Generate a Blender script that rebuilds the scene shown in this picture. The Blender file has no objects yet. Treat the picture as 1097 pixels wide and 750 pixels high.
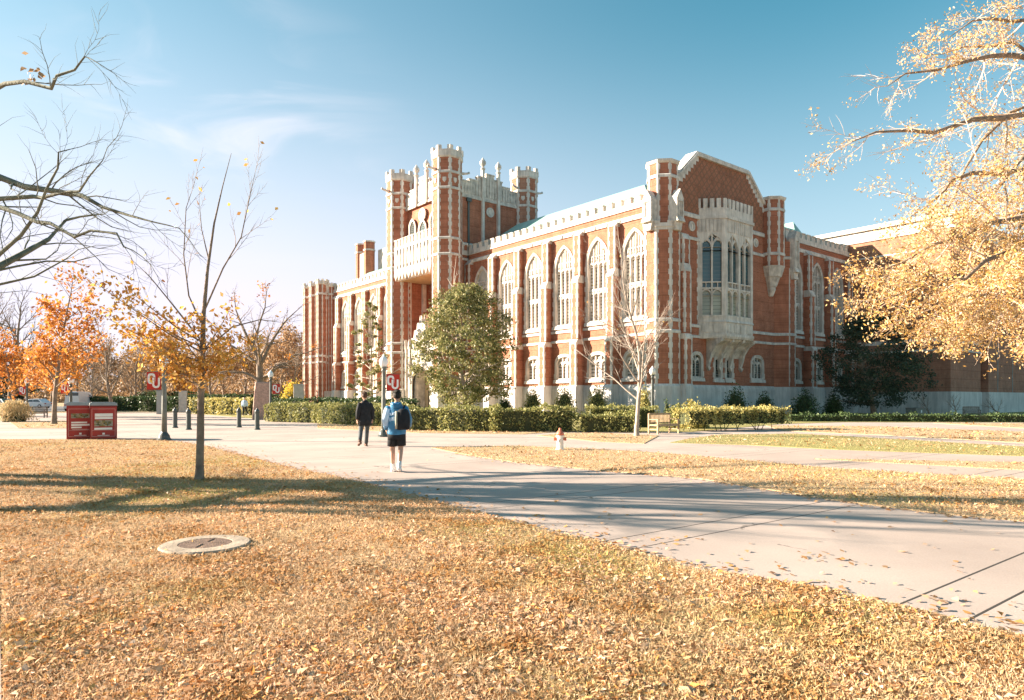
import bpy, bmesh, math, random
import numpy as np
from mathutils import Vector, Matrix
from mathutils.geometry import tessellate_polygon
R = math.radians
scene = bpy.context.scene
COL = scene.collection

# ------------------------------------------------------------------ camera
FPX, CX, HY = 731.3, 548.5, 427.0          # 24 mm lens on a 36 mm frame
cd = bpy.data.cameras.new('camera'); cd.lens = 24.0; cd.sensor_width = 36.0
cd.shift_y = 52.0 / 1097.0; cd.clip_start = 0.1; cd.clip_end = 6000
cam = bpy.data.objects.new('camera', cd); COL.objects.link(cam)
cam.location = (0, 0, 1.6); cam.rotation_euler = (R(90), 0, 0)
scene.camera = cam

# ------------------------------------------------------------------ sun and sky
SUN_AZ = R(-84.0)      # from +Y, negative to the left
SUN_EL = R(18.0)
sd = Vector((math.sin(SUN_AZ) * math.cos(SUN_EL), math.cos(SUN_AZ) * math.cos(SUN_EL), math.sin(SUN_EL)))
sl = bpy.data.lights.new('sun', 'SUN'); sl.energy = 4.6; sl.angle = R(0.5); sl.color = (1.0, 0.845, 0.68)
so = bpy.data.objects.new('sun', sl); COL.objects.link(so)
so.rotation_euler = sd.to_track_quat('Z', 'Y').to_euler()
W = bpy.data.worlds.new('World'); scene.world = W; W.use_nodes = True
wt = W.node_tree; wt.nodes.clear()
def wn(t, **k):
    n = wt.nodes.new(t)
    for a, b in k.items(): setattr(n, a, b)
    return n
def wl(a, b): wt.links.new(a, b)
sky = wn('ShaderNodeTexSky', sky_type='NISHITA', sun_disc=False)
sky.sun_elevation = SUN_EL; sky.sun_rotation = SUN_AZ; sky.air_density = 1.15; sky.dust_density = 1.0; sky.ozone_density = 1.3
bgd = wn('ShaderNodeBackground'); bgd.inputs[1].default_value = 0.09
wo = wn('ShaderNodeOutputWorld')
tc = wn('ShaderNodeTexCoord')
def vmath(op, a=None, b=None, va=None, vb=None):
    n = wn('ShaderNodeVectorMath', operation=op)
    if a is not None: wl(a, n.inputs[0])
    if b is not None: wl(b, n.inputs[1])
    if va is not None: n.inputs[0].default_value = va
    if vb is not None: n.inputs[1].default_value = vb
    return n
def mapr(src, a, b, c, d):
    n = wn('ShaderNodeMapRange'); wl(src, n.inputs[0])
    for i, v in enumerate((a, b, c, d)): n.inputs[i + 1].default_value = v
    n.interpolation_type = 'SMOOTHSTEP'
    return n.outputs[0]
def wmath(op, a, b):
    n = wn('ShaderNodeMath', operation=op)
    for i, v in enumerate((a, b)):
        if hasattr(v, 'links'): wl(v, n.inputs[i])
        else: n.inputs[i].default_value = v
    return n.outputs[0]
def wmix(f, a, b):
    n = wn('ShaderNodeMix', data_type='RGBA', blend_type='MIX')
    if hasattr(f, 'links'): wl(f, n.inputs[0])
    else: n.inputs[0].default_value = f
    for i, v in ((6, a), (7, b)):
        if hasattr(v, 'links'): wl(v, n.inputs[i])
        else: n.inputs[i].default_value = v
    return n.outputs[2]
sep = wn('ShaderNodeSeparateXYZ'); wl(tc.outputs['Generated'], sep.inputs[0])
# aerosol veil: whitens the air low down and on the sun's side
sund = vmath('DOT_PRODUCT', a=tc.outputs['Generated'], vb=(math.sin(SUN_AZ + R(12)) , math.cos(SUN_AZ + R(12)), 0.0)).outputs['Value']
low = mapr(sep.outputs[2], 0.0, 0.52, 1.0, 0.0)
near = mapr(sund, -0.15, 0.85, 0.0, 1.0)
veil = wmath('MULTIPLY', wmath('ADD', wmath('MULTIPLY', low, 0.75), wmath('MULTIPLY', wmath('MULTIPLY', near, 0.55), mapr(sep.outputs[2], 0.12, 0.62, 1.0, 0.35))), 0.85)
veil = wmath('MINIMUM', veil, 0.93)
tint = wn('ShaderNodeMix', data_type='RGBA', blend_type='MULTIPLY'); tint.inputs[0].default_value = 1.0
wl(sky.outputs[0], tint.inputs[6]); tint.inputs[7].default_value = (0.19, 0.46, 0.44, 1)
c1 = wmix(veil, tint.outputs[2], (2.35, 2.16, 2.52, 1))
# cirrus wisps high on the left
mp = wn('ShaderNodeMapping'); mp.inputs['Rotation'].default_value = (0, 0, R(10)); mp.inputs['Scale'].default_value = (2.2, 3.2, 9.0)
wl(tc.outputs['Generated'], mp.inputs[0])
nz = wn('ShaderNodeTexNoise'); nz.inputs['Scale'].default_value = 1.5; nz.inputs['Detail'].default_value = 7; nz.inputs['Distortion'].default_value = 0.9
wl(mp.outputs[0], nz.inputs['Vector'])
def blob(d, r, amp):
    dv = Vector(d).normalized()
    dd = vmath('DISTANCE', a=tc.outputs['Generated'], vb=tuple(dv)).outputs['Value']
    return wmath('MULTIPLY', mapr(dd, 0.0, r, 1.0, 0.0), amp)
cm = wmath('ADD', blob((-0.49, 1, 0.455), 0.2, 1.0), blob((-0.33, 1, 0.385), 0.2, 0.7))
cm = wmath('ADD', cm, blob((-0.62, 1, 0.42), 0.15, 0.4))
cl = wmath('MULTIPLY', wmath('MULTIPLY', mapr(nz.outputs[0], 0.44, 0.74, 0.0, 1.0), cm), 0.42)
c2 = wmix(cl, c1, (3.0, 2.7, 2.8, 1))
wl(c2, bgd.inputs[0]); wl(bgd.outputs[0], wo.inputs[0])
scene.view_settings.view_transform = 'Standard'; scene.view_settings.look = 'None'
scene.view_settings.gamma = 1.0; scene.view_settings.use_curve_mapping = False
scene.view_settings.exposure = 2.32
scene.cycles.max_bounces = 6; scene.cycles.transparent_max_bounces = 8

# ------------------------------------------------------------------ frames of reference
YA = 55.0; XA = (703 - CX) / FPX * YA
TH = math.atan2(.63, .776)
SV = Vector((math.cos(TH), math.sin(TH), 0)); WV = Vector((-math.sin(TH), math.cos(TH), 0))
def G(px, py, z=0.0):                       # ground point seen at a pixel of the photograph
    Y = 1.6 * FPX / (py - HY); return Vector(((px - CX) / FPX * Y, Y, z))
def PX(px, Y, z=0.0): return Vector(((px - CX) / FPX * Y, Y, z))
def PZ(px, py, Y): return Vector(((px - CX) / FPX * Y, Y, 1.6 + (HY - py) * Y / FPX))

# ------------------------------------------------------------------ materials
def mat(name, col=(.5, .5, .5), rough=.8, noise=None, var=.15, bump=0.0, bscale=40, metal=0.0, spec=0.3, alpha=None):
    m = bpy.data.materials.new(name); m.use_nodes = True
    nt = m.node_tree; b = nt.nodes['Principled BSDF']
    b.inputs['Roughness'].default_value = rough; b.inputs['Metallic'].default_value = metal
    b.inputs['Specular IOR Level'].default_value = spec
    b.inputs['Base Color'].default_value = (*col, 1)
    t = nt.nodes.new('ShaderNodeTexCoord')
    if noise:
        n = nt.nodes.new('ShaderNodeTexNoise'); n.inputs['Scale'].default_value = noise; n.inputs['Detail'].default_value = 6
        nt.links.new(t.outputs['Object'], n.inputs['Vector'])
        r = nt.nodes.new('ShaderNodeValToRGB'); r.color_ramp.elements[0].position = .3; r.color_ramp.elements[1].position = .7
        r.color_ramp.elements[0].color = (*[c * (1 - var) for c in col], 1); r.color_ramp.elements[1].color = (*[min(1, c * (1 + var)) for c in col], 1)
        nt.links.new(n.outputs[0], r.inputs[0]); nt.links.new(r.outputs[0], b.inputs['Base Color'])
    if bump:
        n2 = nt.nodes.new('ShaderNodeTexNoise'); n2.inputs['Scale'].default_value = bscale; n2.inputs['Detail'].default_value = 4
        nt.links.new(t.outputs['Object'], n2.inputs['Vector'])
        bp = nt.nodes.new('ShaderNodeBump'); bp.inputs['Strength'].default_value = bump; bp.inputs['Distance'].default_value = .02
        nt.links.new(n2.outputs[0], bp.inputs['Height']); nt.links.new(bp.outputs[0], b.inputs['Normal'])
    return m
def streaks(m, amt=.22):
    nt = m.node_tree; b = nt.nodes['Principled BSDF']; src = b.inputs['Base Color'].links[0].from_socket
    t = nt.nodes.new('ShaderNodeTexCoord'); mp_ = nt.nodes.new('ShaderNodeMapping'); mp_.inputs['Scale'].default_value = (2.6, 2.6, .25); nt.links.new(t.outputs['Object'], mp_.inputs[0])
    n = nt.nodes.new('ShaderNodeTexNoise'); n.inputs['Scale'].default_value = 1.6; n.inputs['Detail'].default_value = 7; n.inputs['Roughness'].default_value = .7; nt.links.new(mp_.outputs[0], n.inputs['Vector'])
    r = nt.nodes.new('ShaderNodeMapRange'); nt.links.new(n.outputs[0], r.inputs[0]); r.inputs[1].default_value = .38; r.inputs[2].default_value = .62; r.inputs[3].default_value = 1 - amt; r.inputs[4].default_value = 1.04
    x = nt.nodes.new('ShaderNodeMix'); x.data_type = 'RGBA'; x.blend_type = 'MULTIPLY'; x.inputs[0].default_value = 1; nt.links.new(src, x.inputs[6]); nt.links.new(r.outputs[0], x.inputs[7]); nt.links.new(x.outputs[2], b.inputs['Base Color'])
def brick_mat(name, c1, c2, mortar, diaper=False):
    m = bpy.data.materials.new(name); m.use_nodes = True; nt = m.node_tree; b = nt.nodes['Principled BSDF']
    N = nt.nodes.new; L = nt.links.new
    t = N('ShaderNodeTexCoord'); s = N('ShaderNodeSeparateXYZ'); L(t.outputs['Object'], s.inputs[0])
    a = N('ShaderNodeMath'); a.operation = 'ADD'; L(s.outputs[0], a.inputs[0]); L(s.outputs[1], a.inputs[1])
    c = N('ShaderNodeCombineXYZ'); L(a.outputs[0], c.inputs[0]); L(s.outputs[2], c.inputs[1])
    k = N('ShaderNodeTexBrick'); k.inputs['Scale'].default_value = 1.0; k.inputs['Brick Width'].default_value = .22; k.inputs['Row Height'].default_value = .075
    k.inputs['Mortar Size'].default_value = .006; k.inputs['Bias'].default_value = -.1
    k.inputs['Color1'].default_value = (*c1, 1); k.inputs['Color2'].default_value = (*c2, 1); k.inputs['Mortar'].default_value = (*mortar, 1)
    L(c.outputs[0], k.inputs['Vector'])
    n = N('ShaderNodeTexNoise'); n.inputs['Scale'].default_value = .8; n.inputs['Detail'].default_value = 10; n.inputs['Roughness'].default_value = .68; L(t.outputs['Object'], n.inputs['Vector'])
    mr = N('ShaderNodeMapRange'); L(n.outputs[0], mr.inputs[0]); mr.inputs[1].default_value = .3; mr.inputs[2].default_value = .7; mr.inputs[3].default_value = .72; mr.inputs[4].default_value = 1.22
    mx = N('ShaderNodeMix'); mx.data_type = 'RGBA'; mx.blend_type = 'MULTIPLY'; mx.inputs[0].default_value = 1; L(k.outputs[0], mx.inputs[6]); L(mr.outputs[0], mx.inputs[7])
    # soldier courses every 0.9 m read as thin darker lines
    md = N('ShaderNodeMath'); md.operation = 'PINGPONG'; L(s.outputs[2], md.inputs[0]); md.inputs[1].default_value = .45
    st = N('ShaderNodeMath'); st.operation = 'LESS_THAN'; L(md.outputs[0], st.inputs[0]); st.inputs[1].default_value = .035
    m2 = N('ShaderNodeMix'); m2.data_type = 'RGBA'; m2.blend_type = 'MULTIPLY'; m2.inputs[7].default_value = (.78, .76, .76, 1); L(st.outputs[0], m2.inputs[0]); L(mx.outputs[2], m2.inputs[6])
    last = m2.outputs[2]
    if diaper:
        for sg in (1, -1):
            q = N('ShaderNodeMath'); q.operation = 'MULTIPLY_ADD'; L(s.outputs[2], q.inputs[0]); q.inputs[1].default_value = sg; L(a.outputs[0], q.inputs[2])
            w = N('ShaderNodeMath'); w.operation = 'PINGPONG'; L(q.outputs[0], w.inputs[0]); w.inputs[1].default_value = .36
            z = N('ShaderNodeMath'); z.operation = 'LESS_THAN'; L(w.outputs[0], z.inputs[0]); z.inputs[1].default_value = .085
            m3 = N('ShaderNodeMix'); m3.data_type = 'RGBA'; m3.blend_type = 'MIX'; m3.inputs[7].default_value = (c1[0] * .62, c1[1] * .8, c1[2] * .9, 1)
            L(z.outputs[0], m3.inputs[0]); L(last, m3.inputs[6]); last = m3.outputs[2]
    L(last, b.inputs['Base Color']); b.inputs['Roughness'].default_value = .85; b.inputs['Specular IOR Level'].default_value = .2
    bp = N('ShaderNodeBump'); bp.inputs['Strength'].default_value = .3; bp.inputs['Distance'].default_value = .01; L(k.outputs['Fac'], bp.inputs['Height']); bp.invert = True
    L(bp.outputs[0], b.inputs['Normal'])
    return m
def leaf_mat(name, cols, trans=.35, rough=.6, patch=None):
    m = bpy.data.materials.new(name); m.use_nodes = True; nt = m.node_tree; nt.nodes.clear(); N = nt.nodes.new; L = nt.links.new
    g = N('ShaderNodeNewGeometry'); r = N('ShaderNodeValToRGB'); r.color_ramp.interpolation = 'LINEAR'
    els = r.color_ramp.elements
    for i in range(len(cols) - 2): els.new(.5)
    for i, c in enumerate(cols): els[i].position = i / (len(cols) - 1); els[i].color = (*c, 1)
    L(g.outputs['Random Per Island'], r.inputs[0])
    col = r.outputs[0]
    t = N('ShaderNodeTexCoord'); n = N('ShaderNodeTexNoise'); n.inputs['Scale'].default_value = .7; n.inputs['Detail'].default_value = 3
    L(t.outputs['Object'], n.inputs['Vector'])
    mr = N('ShaderNodeMapRange'); L(n.outputs[0], mr.inputs[0]); mr.inputs[1].default_value = .3; mr.inputs[2].default_value = .7; mr.inputs[3].default_value = .8; mr.inputs[4].default_value = 1.15
    mx = N('ShaderNodeMix'); mx.data_type = 'RGBA'; mx.blend_type = 'MULTIPLY'; mx.inputs[0].default_value = 1; L(col, mx.inputs[6]); L(mr.outputs[0], mx.inputs[7]); col = mx.outputs[2]
    if patch:
        n2 = N('ShaderNodeTexNoise'); n2.inputs['Scale'].default_value = patch[1]; L(t.outputs['Object'], n2.inputs['Vector'])
        m2 = N('ShaderNodeMapRange'); L(n2.outputs[0], m2.inputs[0]); m2.inputs[1].default_value = .5; m2.inputs[2].default_value = .62
        m3 = N('ShaderNodeMix'); m3.data_type = 'RGBA'; L(m2.outputs[0], m3.inputs[0]); L(col, m3.inputs[6]); m3.inputs[7].default_value = (*patch[0], 1); col = m3.outputs[2]
    p = N('ShaderNodeBsdfPrincipled'); p.inputs['Roughness'].default_value = rough; p.inputs['Specular IOR Level'].default_value = .25; L(col, p.inputs['Base Color'])
    tr = N('ShaderNodeBsdfTranslucent'); L(col, tr.inputs[0])
    ms = N('ShaderNodeMixShader'); ms.inputs[0].default_value = trans; L(p.outputs[0], ms.inputs[1]); L(tr.outputs[0], ms.inputs[2])
    o = N('ShaderNodeOutputMaterial'); L(ms.outputs[0], o.inputs[0])
    return m
def shade_mat(name, col, gap, per, frac, rough=.35, vert=None):
    """blinds behind glass: pale slats with dark gaps"""
    m = bpy.data.materials.new(name); m.use_nodes = True; nt = m.node_tree; b = nt.nodes['Principled BSDF']; N = nt.nodes.new; L = nt.links.new
    t = N('ShaderNodeTexCoord'); s = N('ShaderNodeSeparateXYZ'); L(t.outputs['Object'], s.inputs[0])
    md = N('ShaderNodeMath'); md.operation = 'PINGPONG'; L(s.outputs[2], md.inputs[0]); md.inputs[1].default_value = per / 2
    st = N('ShaderNodeMath'); st.operation = 'LESS_THAN'; L(md.outputs[0], st.inputs[0]); st.inputs[1].default_value = per / 2 * frac
    n = N('ShaderNodeTexNoise'); n.inputs['Scale'].default_value = .6; L(t.outputs['Object'], n.inputs['Vector'])
    mr = N('ShaderNodeMapRange'); L(n.outputs[0], mr.inputs[0]); mr.inputs[1].default_value = .35; mr.inputs[2].default_value = .65; mr.inputs[3].default_value = .75; mr.inputs[4].default_value = 1.1
    c = N('ShaderNodeMix'); c.data_type = 'RGBA'; c.blend_type = 'MULTIPLY'; c.inputs[0].default_value = 1; c.inputs[6].default_value = (*col, 1); L(mr.outputs[0], c.inputs[7])
    mx = N('ShaderNodeMix'); mx.data_type = 'RGBA'; L(st.outputs[0], mx.inputs[0]); L(c.outputs[2], mx.inputs[6]); mx.inputs[7].default_value = (*gap, 1)
    L(mx.outputs[2], b.inputs['Base Color']); b.inputs['Roughness'].default_value = rough
    b.inputs['Coat Weight'].default_value = .6; b.inputs['Coat Roughness'].default_value = .05
    return m
MT = {}
MT['brick'] = brick_mat('brick', (.42, .150, .085), (.33, .112, .062), (.38, .24, .17))
MT['diaper'] = brick_mat('diaper_brick', (.37, .145, .08), (.31, .12, .068), (.34, .2, .14), True)
MT['annex'] = brick_mat('annex_brick', (.37, .165, .10), (.32, .14, .085), (.36, .24, .18))
MT['stone'] = mat('limestone', (.62, .565, .505), .85, 1.3, .22, .3, 12)
MT['stone2'] = mat('carved_limestone', (.58, .525, .465), .85, 2.0, .30, .8, 9)
MT['grey_stone'] = mat('plinth_stone', (.60, .57, .54), .8, .8, .12, .2, 8)
for q_ in ('brick', 'annex', 'diaper'): streaks(MT[q_], .16)
for q_ in ('stone', 'stone2', 'grey_stone'): streaks(MT[q_], .26)
MT['soffit'] = mat('tan_stone', (.58, .42, .26), .85, 1.2, .12, .2, 8)
MT['copper'] = mat('green_copper_roof', (.22, .37, .33), .5, 1.5, .15, .1, 4, spec=.5)
MT['slate'] = mat('dark_roof', (.22, .24, .23), .6, 2, .2)
MT['blind'] = shade_mat('window_blind', (.50, .455, .40), (.13, .11, .09), .30, .34)
MT['glass'] = shade_mat('leaded_glass', (.035, .085, .10), (.09, .12, .12), .34, .12, .12)
MT['shade'] = shade_mat('bay_shade', (.30, .32, .25), (.15, .16, .13), .32, .18)
MT['darkglass'] = shade_mat('dark_glass', (.03, .045, .045), (.14, .14, .12), .22, .3, .12)
MT['door'] = mat('bronze_door', (.10, .075, .05), .5, 3, .2)
MT['metal'] = mat('dark_green_metal', (.065, .075, .068), .45, 6, .2, spec=.5)
MT['polemetal'] = mat('weathered_pole', (.16, .17, .15), .5, 5, .25, spec=.5)
MT['greymetal'] = mat('grey_metal', (.30, .31, .30), .5, 5, .1, spec=.5)
MT['white'] = mat('white_plastic', (.80, .79, .76), .4, 5, .03)
MT['globe'] = mat('lamp_globe', (.82, .80, .78), .25, 5, .03, spec=.5)
MT['red'] = mat('red_fabric', (.48, .035, .022), .7, 3, .12)
MT['redpanel'] = mat('red_panel', (.34, .035, .03), .4, 3, .1)
MT['black'] = mat('black_cloth', (.018, .019, .022), .8, 12, .3)
MT['pink_granite'] = mat('pink_granite', (.50, .30, .23), .6, 9, .25, .1, 30)
MT['teak'] = mat('weathered_teak', (.38, .27, .16), .7, 8, .25, .3, 30)
MT['greywood'] = mat('grey_wood', (.20, .17, .14), .8, 8, .25)
MT['bark'] = mat('grey_brown_bark', (.23, .175, .13), .9, 5, .35, .8, 25)
MT['palebark'] = mat('pale_bark', (.36, .30, .25), .9, 5, .25, .6, 25)
MT['mossbark'] = mat('lichen_bark', (.15, .15, .11), .9, 3, .4, .8, 20)
MT['twig'] = mat('straw_twigs', (.60, .46, .36), .9, 6, .25)
MT['skin'] = mat('skin', (.52, .31, .22), .55, 8, .06)
MT['hair'] = mat('dark_hair', (.022, .016, .012), .6, 30, .4, .5, 90)
MT['concrete'] = mat('concrete', (.50, .46, .42), .85, 3, .15, .3, 30)

# ------------------------------------------------------------------ object helpers
def link(o, parent=None):
    COL.objects.link(o)
    if parent is not None: o.parent = parent
    return o
def thing(name, label, cat, loc=(0, 0, 0), rz=0.0, group=None):
    o = bpy.data.objects.new(name, None); o.empty_display_size = .3
    o.location = loc; o.rotation_euler = (0, 0, rz)
    COL.objects.link(o); o['label'] = label; o['category'] = cat
    if group: o['group'] = group
    return o
def tag(o, label, cat, group=None):
    o['label'] = label; o['category'] = cat
    if group: o['group'] = group
    return o
def copy_tree(o, parent=None):
    c = o.copy(); COL.objects.link(c)
    if parent is not None: c.parent = parent
    for ch in list(o.children): copy_tree(ch, c)
    return c
class MB:
    def __init__(s): s.v = []; s.f = []
    def add(s, vs, fs):
        n = len(s.v); s.v += [tuple(v) for v in vs]; s.f += [tuple(i + n for i in f) for f in fs]
    def box(s, x0, x1, y0, y1, z0, z1):
        s.add([(x, y, z) for z in (z0, z1) for (x, y) in ((x0, y0), (x1, y0), (x1, y1), (x0, y1))],
              [(0, 3, 2, 1), (4, 5, 6, 7), (0, 1, 5, 4), (1, 2, 6, 5), (2, 3, 7, 6), (3, 0, 4, 7)])
    def hexa(s, v8): s.add(v8, [(0, 3, 2, 1), (4, 5, 6, 7), (0, 1, 5, 4), (1, 2, 6, 5), (2, 3, 7, 6), (3, 0, 4, 7)])
    def prism(s, poly, z0, z1, top=None):
        n = len(poly); top = top or poly
        s.add([(x, y, z0) for x, y in poly] + [(x, y, z1) for x, y in top],
              [tuple(range(n))[::-1], tuple(range(n, 2 * n))] + [(i, (i + 1) % n, n + (i + 1) % n, n + i) for i in range(n)])
    # planes: pl = (O, T, N) with 2D origin, tangent and outward normal; points are (a, z, d)
    def P(s, pl, a, z, d):
        (O, T, N) = pl; return (O[0] + a * T[0] + d * N[0], O[1] + a * T[1] + d * N[1], z)
    def pbox(s, pl, a0, a1, z0, z1, d0, d1):
        s.hexa([s.P(pl, a0, z0, d0), s.P(pl, a1, z0, d0), s.P(pl, a1, z0, d1), s.P(pl, a0, z0, d1),
                s.P(pl, a0, z1, d0), s.P(pl, a1, z1, d0), s.P(pl, a1, z1, d1), s.P(pl, a0, z1, d1)])
    def pwedge(s, pl, a0, a1, z0, z1, d0, d1, d2):      # top slopes back from d1 at z0 to d2 at z1
        s.hexa([s.P(pl, a0, z0, d0), s.P(pl, a1, z0, d0), s.P(pl, a1, z0, d1), s.P(pl, a0, z0, d1),
                s.P(pl, a0, z1, d0), s.P(pl, a1, z1, d0), s.P(pl, a1, z1, d2), s.P(pl, a0, z1, d2)])
    def pprism(s, pl, pts, d0, d1):
        n = len(pts)
        s.add([s.P(pl, a, z, d0) for a, z in pts] + [s.P(pl, a, z, d1) for a, z in pts],
              [tuple(range(n))[::-1], tuple(range(n, 2 * n))] + [(i, (i + 1) % n, n + (i + 1) % n, n + i) for i in range(n)])
    def pface(s, pl, pts, d): s.add([s.P(pl, a, z, d) for a, z in pts], [tuple(range(len(pts)))])
    def ring(s, pl, outer, inner, d0, d1):
        n = len(outer)
        s.add([s.P(pl, a, z, d1) for a, z in outer] + [s.P(pl, a, z, d1) for a, z in inner] + [s.P(pl, a, z, d0) for a, z in outer] + [s.P(pl, a, z, d0) for a, z in inner],
              [f for i in range(n) for j in [(i + 1) % n] for f in ((i, j, n + j, n + i), (i, 2 * n + i, 2 * n + j, j), (n + i, n + j, 3 * n + j, 3 * n + i))])
    def holed(s, pl, outer, holes, d):
        polys = [[Vector((a, z, 0)) for a, z in outer]] + [[Vector((a, z, 0)) for a, z in h] for h in holes]
        flat = [p for q in polys for p in q]
        s.add([s.P(pl, p.x, p.y, d) for p in flat], [tuple(t) for t in tessellate_polygon(polys)])
    def tube(s, pts, rad, k=6, cap=True):
        pts = [Vector(p) for p in pts]; n = len(pts); base = len(s.v); u = None
        for i, p in enumerate(pts):
            d = (pts[min(i + 1, n - 1)] - pts[max(i - 1, 0)])
            if d.length < 1e-9: d = Vector((0, 0, 1))
            d.normalize()
            if u is None:
                u = d.cross(Vector((0, 1, 0)) if abs(d.y) < .9 else Vector((1, 0, 0))).normalized()
            else:
                u = (u - d * u.dot(d)); u = u.normalized() if u.length > 1e-6 else d.orthogonal().normalized()
            w = d.cross(u); r = rad[i] if hasattr(rad, '__len__') else rad
            rx, ry = (r if hasattr(r, '__len__') else (r, r))
            for j in range(k):
                a = 2 * math.pi * j / k; q = p + u * (math.cos(a) * rx) + w * (math.sin(a) * ry); s.v.append((q.x, q.y, q.z))
        for i in range(n - 1):
            for j in range(k):
                a = base + i * k + j; b = base + i * k + (j + 1) % k; s.f.append((a, b, b + k, a + k))
        if cap:
            s.f.append(tuple(base + j for j in range(k))[::-1]); s.f.append(tuple(base + (n - 1) * k + j for j in range(k)))
    def lathe(s, prof, c=(0, 0), k=20):
        base = len(s.v)
        for r, z in prof:
            for j in range(k): a = 2 * math.pi * j / k; s.v.append((c[0] + max(r, 1e-4) * math.cos(a), c[1] + max(r, 1e-4) * math.sin(a), z))
        for i in range(len(prof) - 1):
            for j in range(k): p = base + i * k + j; q = base + i * k + (j + 1) % k; s.f.append((p, q, q + k, p + k))
        s.f.append(tuple(base + j for j in range(k))[::-1]); s.f.append(tuple(base + (len(prof) - 1) * k + j for j in range(k)))
    def ball(s, c, r, k=12, m=8, ph=0):
        rx, ry, rz = r if hasattr(r, '__len__') else (r, r, r); base = len(s.v)
        for i in range(m + 1):
            t = math.pi * i / m
            for j in range(k):
                a = 2 * math.pi * j / k + ph; s.v.append((c[0] + rx * math.sin(t) * math.cos(a), c[1] + ry * math.sin(t) * math.sin(a), c[2] - rz * math.cos(t)))
        for i in range(m):
            for j in range(k):
                a = base + i * k + j; b = base + i * k + (j + 1) % k; s.f.append((a, b, b + k, a + k))
    def build(s, name, m, parent=None, smooth=False, fix=True, kind=None):
        me = bpy.data.meshes.new(name); me.from_pydata(s.v, [], s.f)
        if fix:
            bm = bmesh.new(); bm.from_mesh(me)
            if len(bm.verts) < 30000: bmesh.ops.remove_doubles(bm, verts=bm.verts, dist=1e-5) if smooth else None
            bmesh.ops.recalc_face_normals(bm, faces=bm.faces); bm.to_mesh(me); bm.free()
        if smooth: me.polygons.foreach_set('use_smooth', [True] * len(me.polygons))
        me.materials.append(MT[m] if isinstance(m, str) else m)
        o = bpy.data.objects.new(name, me); link(o, parent)
        if kind: o['kind'] = kind
        return o
def np_mesh(name, V, m, parent=None, nv=4):
    """V: (n, nv, 3) separate polygons"""
    n = V.shape[0]; me = bpy.data.meshes.new(name)
    me.vertices.add(n * nv); me.vertices.foreach_set('co', V.reshape(-1).astype(np.float32))
    me.loops.add(n * nv); me.loops.foreach_set('vertex_index', np.arange(n * nv, dtype=np.int32))
    me.polygons.add(n); me.polygons.foreach_set('loop_start', np.arange(0, n * nv, nv, dtype=np.int32)); me.polygons.foreach_set('loop_total', np.full(n, nv, dtype=np.int32))
    me.update(calc_edges=True); me.materials.append(MT[m] if isinstance(m, str) else m)
    o = bpy.data.objects.new(name, me); return link(o, parent)
nrng = np.random.default_rng(7)
def leaves(P, size, aspect=.55, flat=0.0, var=.4, rng=nrng, up=None):
    """leaf quads at points P; flat 0 = random tilt, 1 = lying flat; up = upright blades"""
    P = np.asarray(P, dtype=float); n = len(P)
    nn = rng.normal(size=(n, 3)); nn /= np.linalg.norm(nn, axis=1)[:, None]
    nn = nn * (1 - flat) + np.array([0, 0, 1.0]) * flat * 1.2; nn /= np.linalg.norm(nn, axis=1)[:, None]
    r = rng.normal(size=(n, 3))
    if up is not None: r = r * up + np.array([0, 0, 1.0])
    u = np.cross(nn, r) if up is None else r
    u /= np.linalg.norm(u, axis=1)[:, None]
    w = np.cross(nn, u); w /= np.linalg.norm(w, axis=1)[:, None] + 1e-9
    L = size * (1 + var * (rng.random(n) * 2 - 1)); L = L[:, None] / 2
    bend = (rng.random(n)[:, None] - .3) * L * .7
    A = P - u * L; B = P + w * L * aspect + nn * bend; C = P + u * L; D = P - w * L * aspect + nn * bend * .6
    return np.stack([A, B, C, D], axis=1)

# ------------------------------------------------------------------ ground
def ground_mat(name, c1, c2, c3=None):
    m = bpy.data.materials.new(name); m.use_nodes = True; nt = m.node_tree; b = nt.nodes['Principled BSDF']; N = nt.nodes.new; L = nt.links.new
    t = N('ShaderNodeTexCoord'); n = N('ShaderNodeTexNoise'); n.inputs['Scale'].default_value = 18; n.inputs['Detail'].default_value = 10; n.inputs['Roughness'].default_value = .8; L(t.outputs['Object'], n.inputs['Vector'])
    r = N('ShaderNodeValToRGB'); r.color_ramp.elements[0].position = .35; r.color_ramp.elements[1].position = .68; r.color_ramp.elements[0].color = (*c1, 1); r.color_ramp.elements[1].color = (*c2, 1); L(n.outputs[0], r.inputs[0])
    n2 = N('ShaderNodeTexNoise'); n2.inputs['Scale'].default_value = .35; n2.inputs['Detail'].default_value = 5; L(t.outputs['Object'], n2.inputs['Vector'])
    mr = N('ShaderNodeMapRange'); L(n2.outputs[0], mr.inputs[0]); mr.inputs[1].default_value = .5; mr.inputs[2].default_value = .68; mr.inputs[3].default_value = 0; mr.inputs[4].default_value = .8
    mx = N('ShaderNodeMix'); mx.data_type = 'RGBA'; L(mr.outputs[0], mx.inputs[0]); L(r.outputs[0], mx.inputs[6]); mx.inputs[7].default_value = (*(c3 or c2), 1)
    L(mx.outputs[2], b.inputs['Base Color']); b.inputs['Roughness'].default_value = .95; b.inputs['Specular IOR Level'].default_value = .1
    n3 = N('ShaderNodeTexNoise'); n3.inputs['Scale'].default_value = 30; n3.inputs['Detail'].default_value = 6; L(t.outputs['Object'], n3.inputs['Vector'])
    bp = N('ShaderNodeBump'); bp.inputs['Strength'].default_value = .9; bp.inputs['Distance'].default_value = .05; L(n3.outputs[0], bp.inputs['Height']); L(bp.outputs[0], b.inputs['Normal'])
    return m
MT['drygrass'] = ground_mat('dry_grass', (.34, .24, .14), (.60, .44, .27), (.50, .37, .21))
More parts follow.
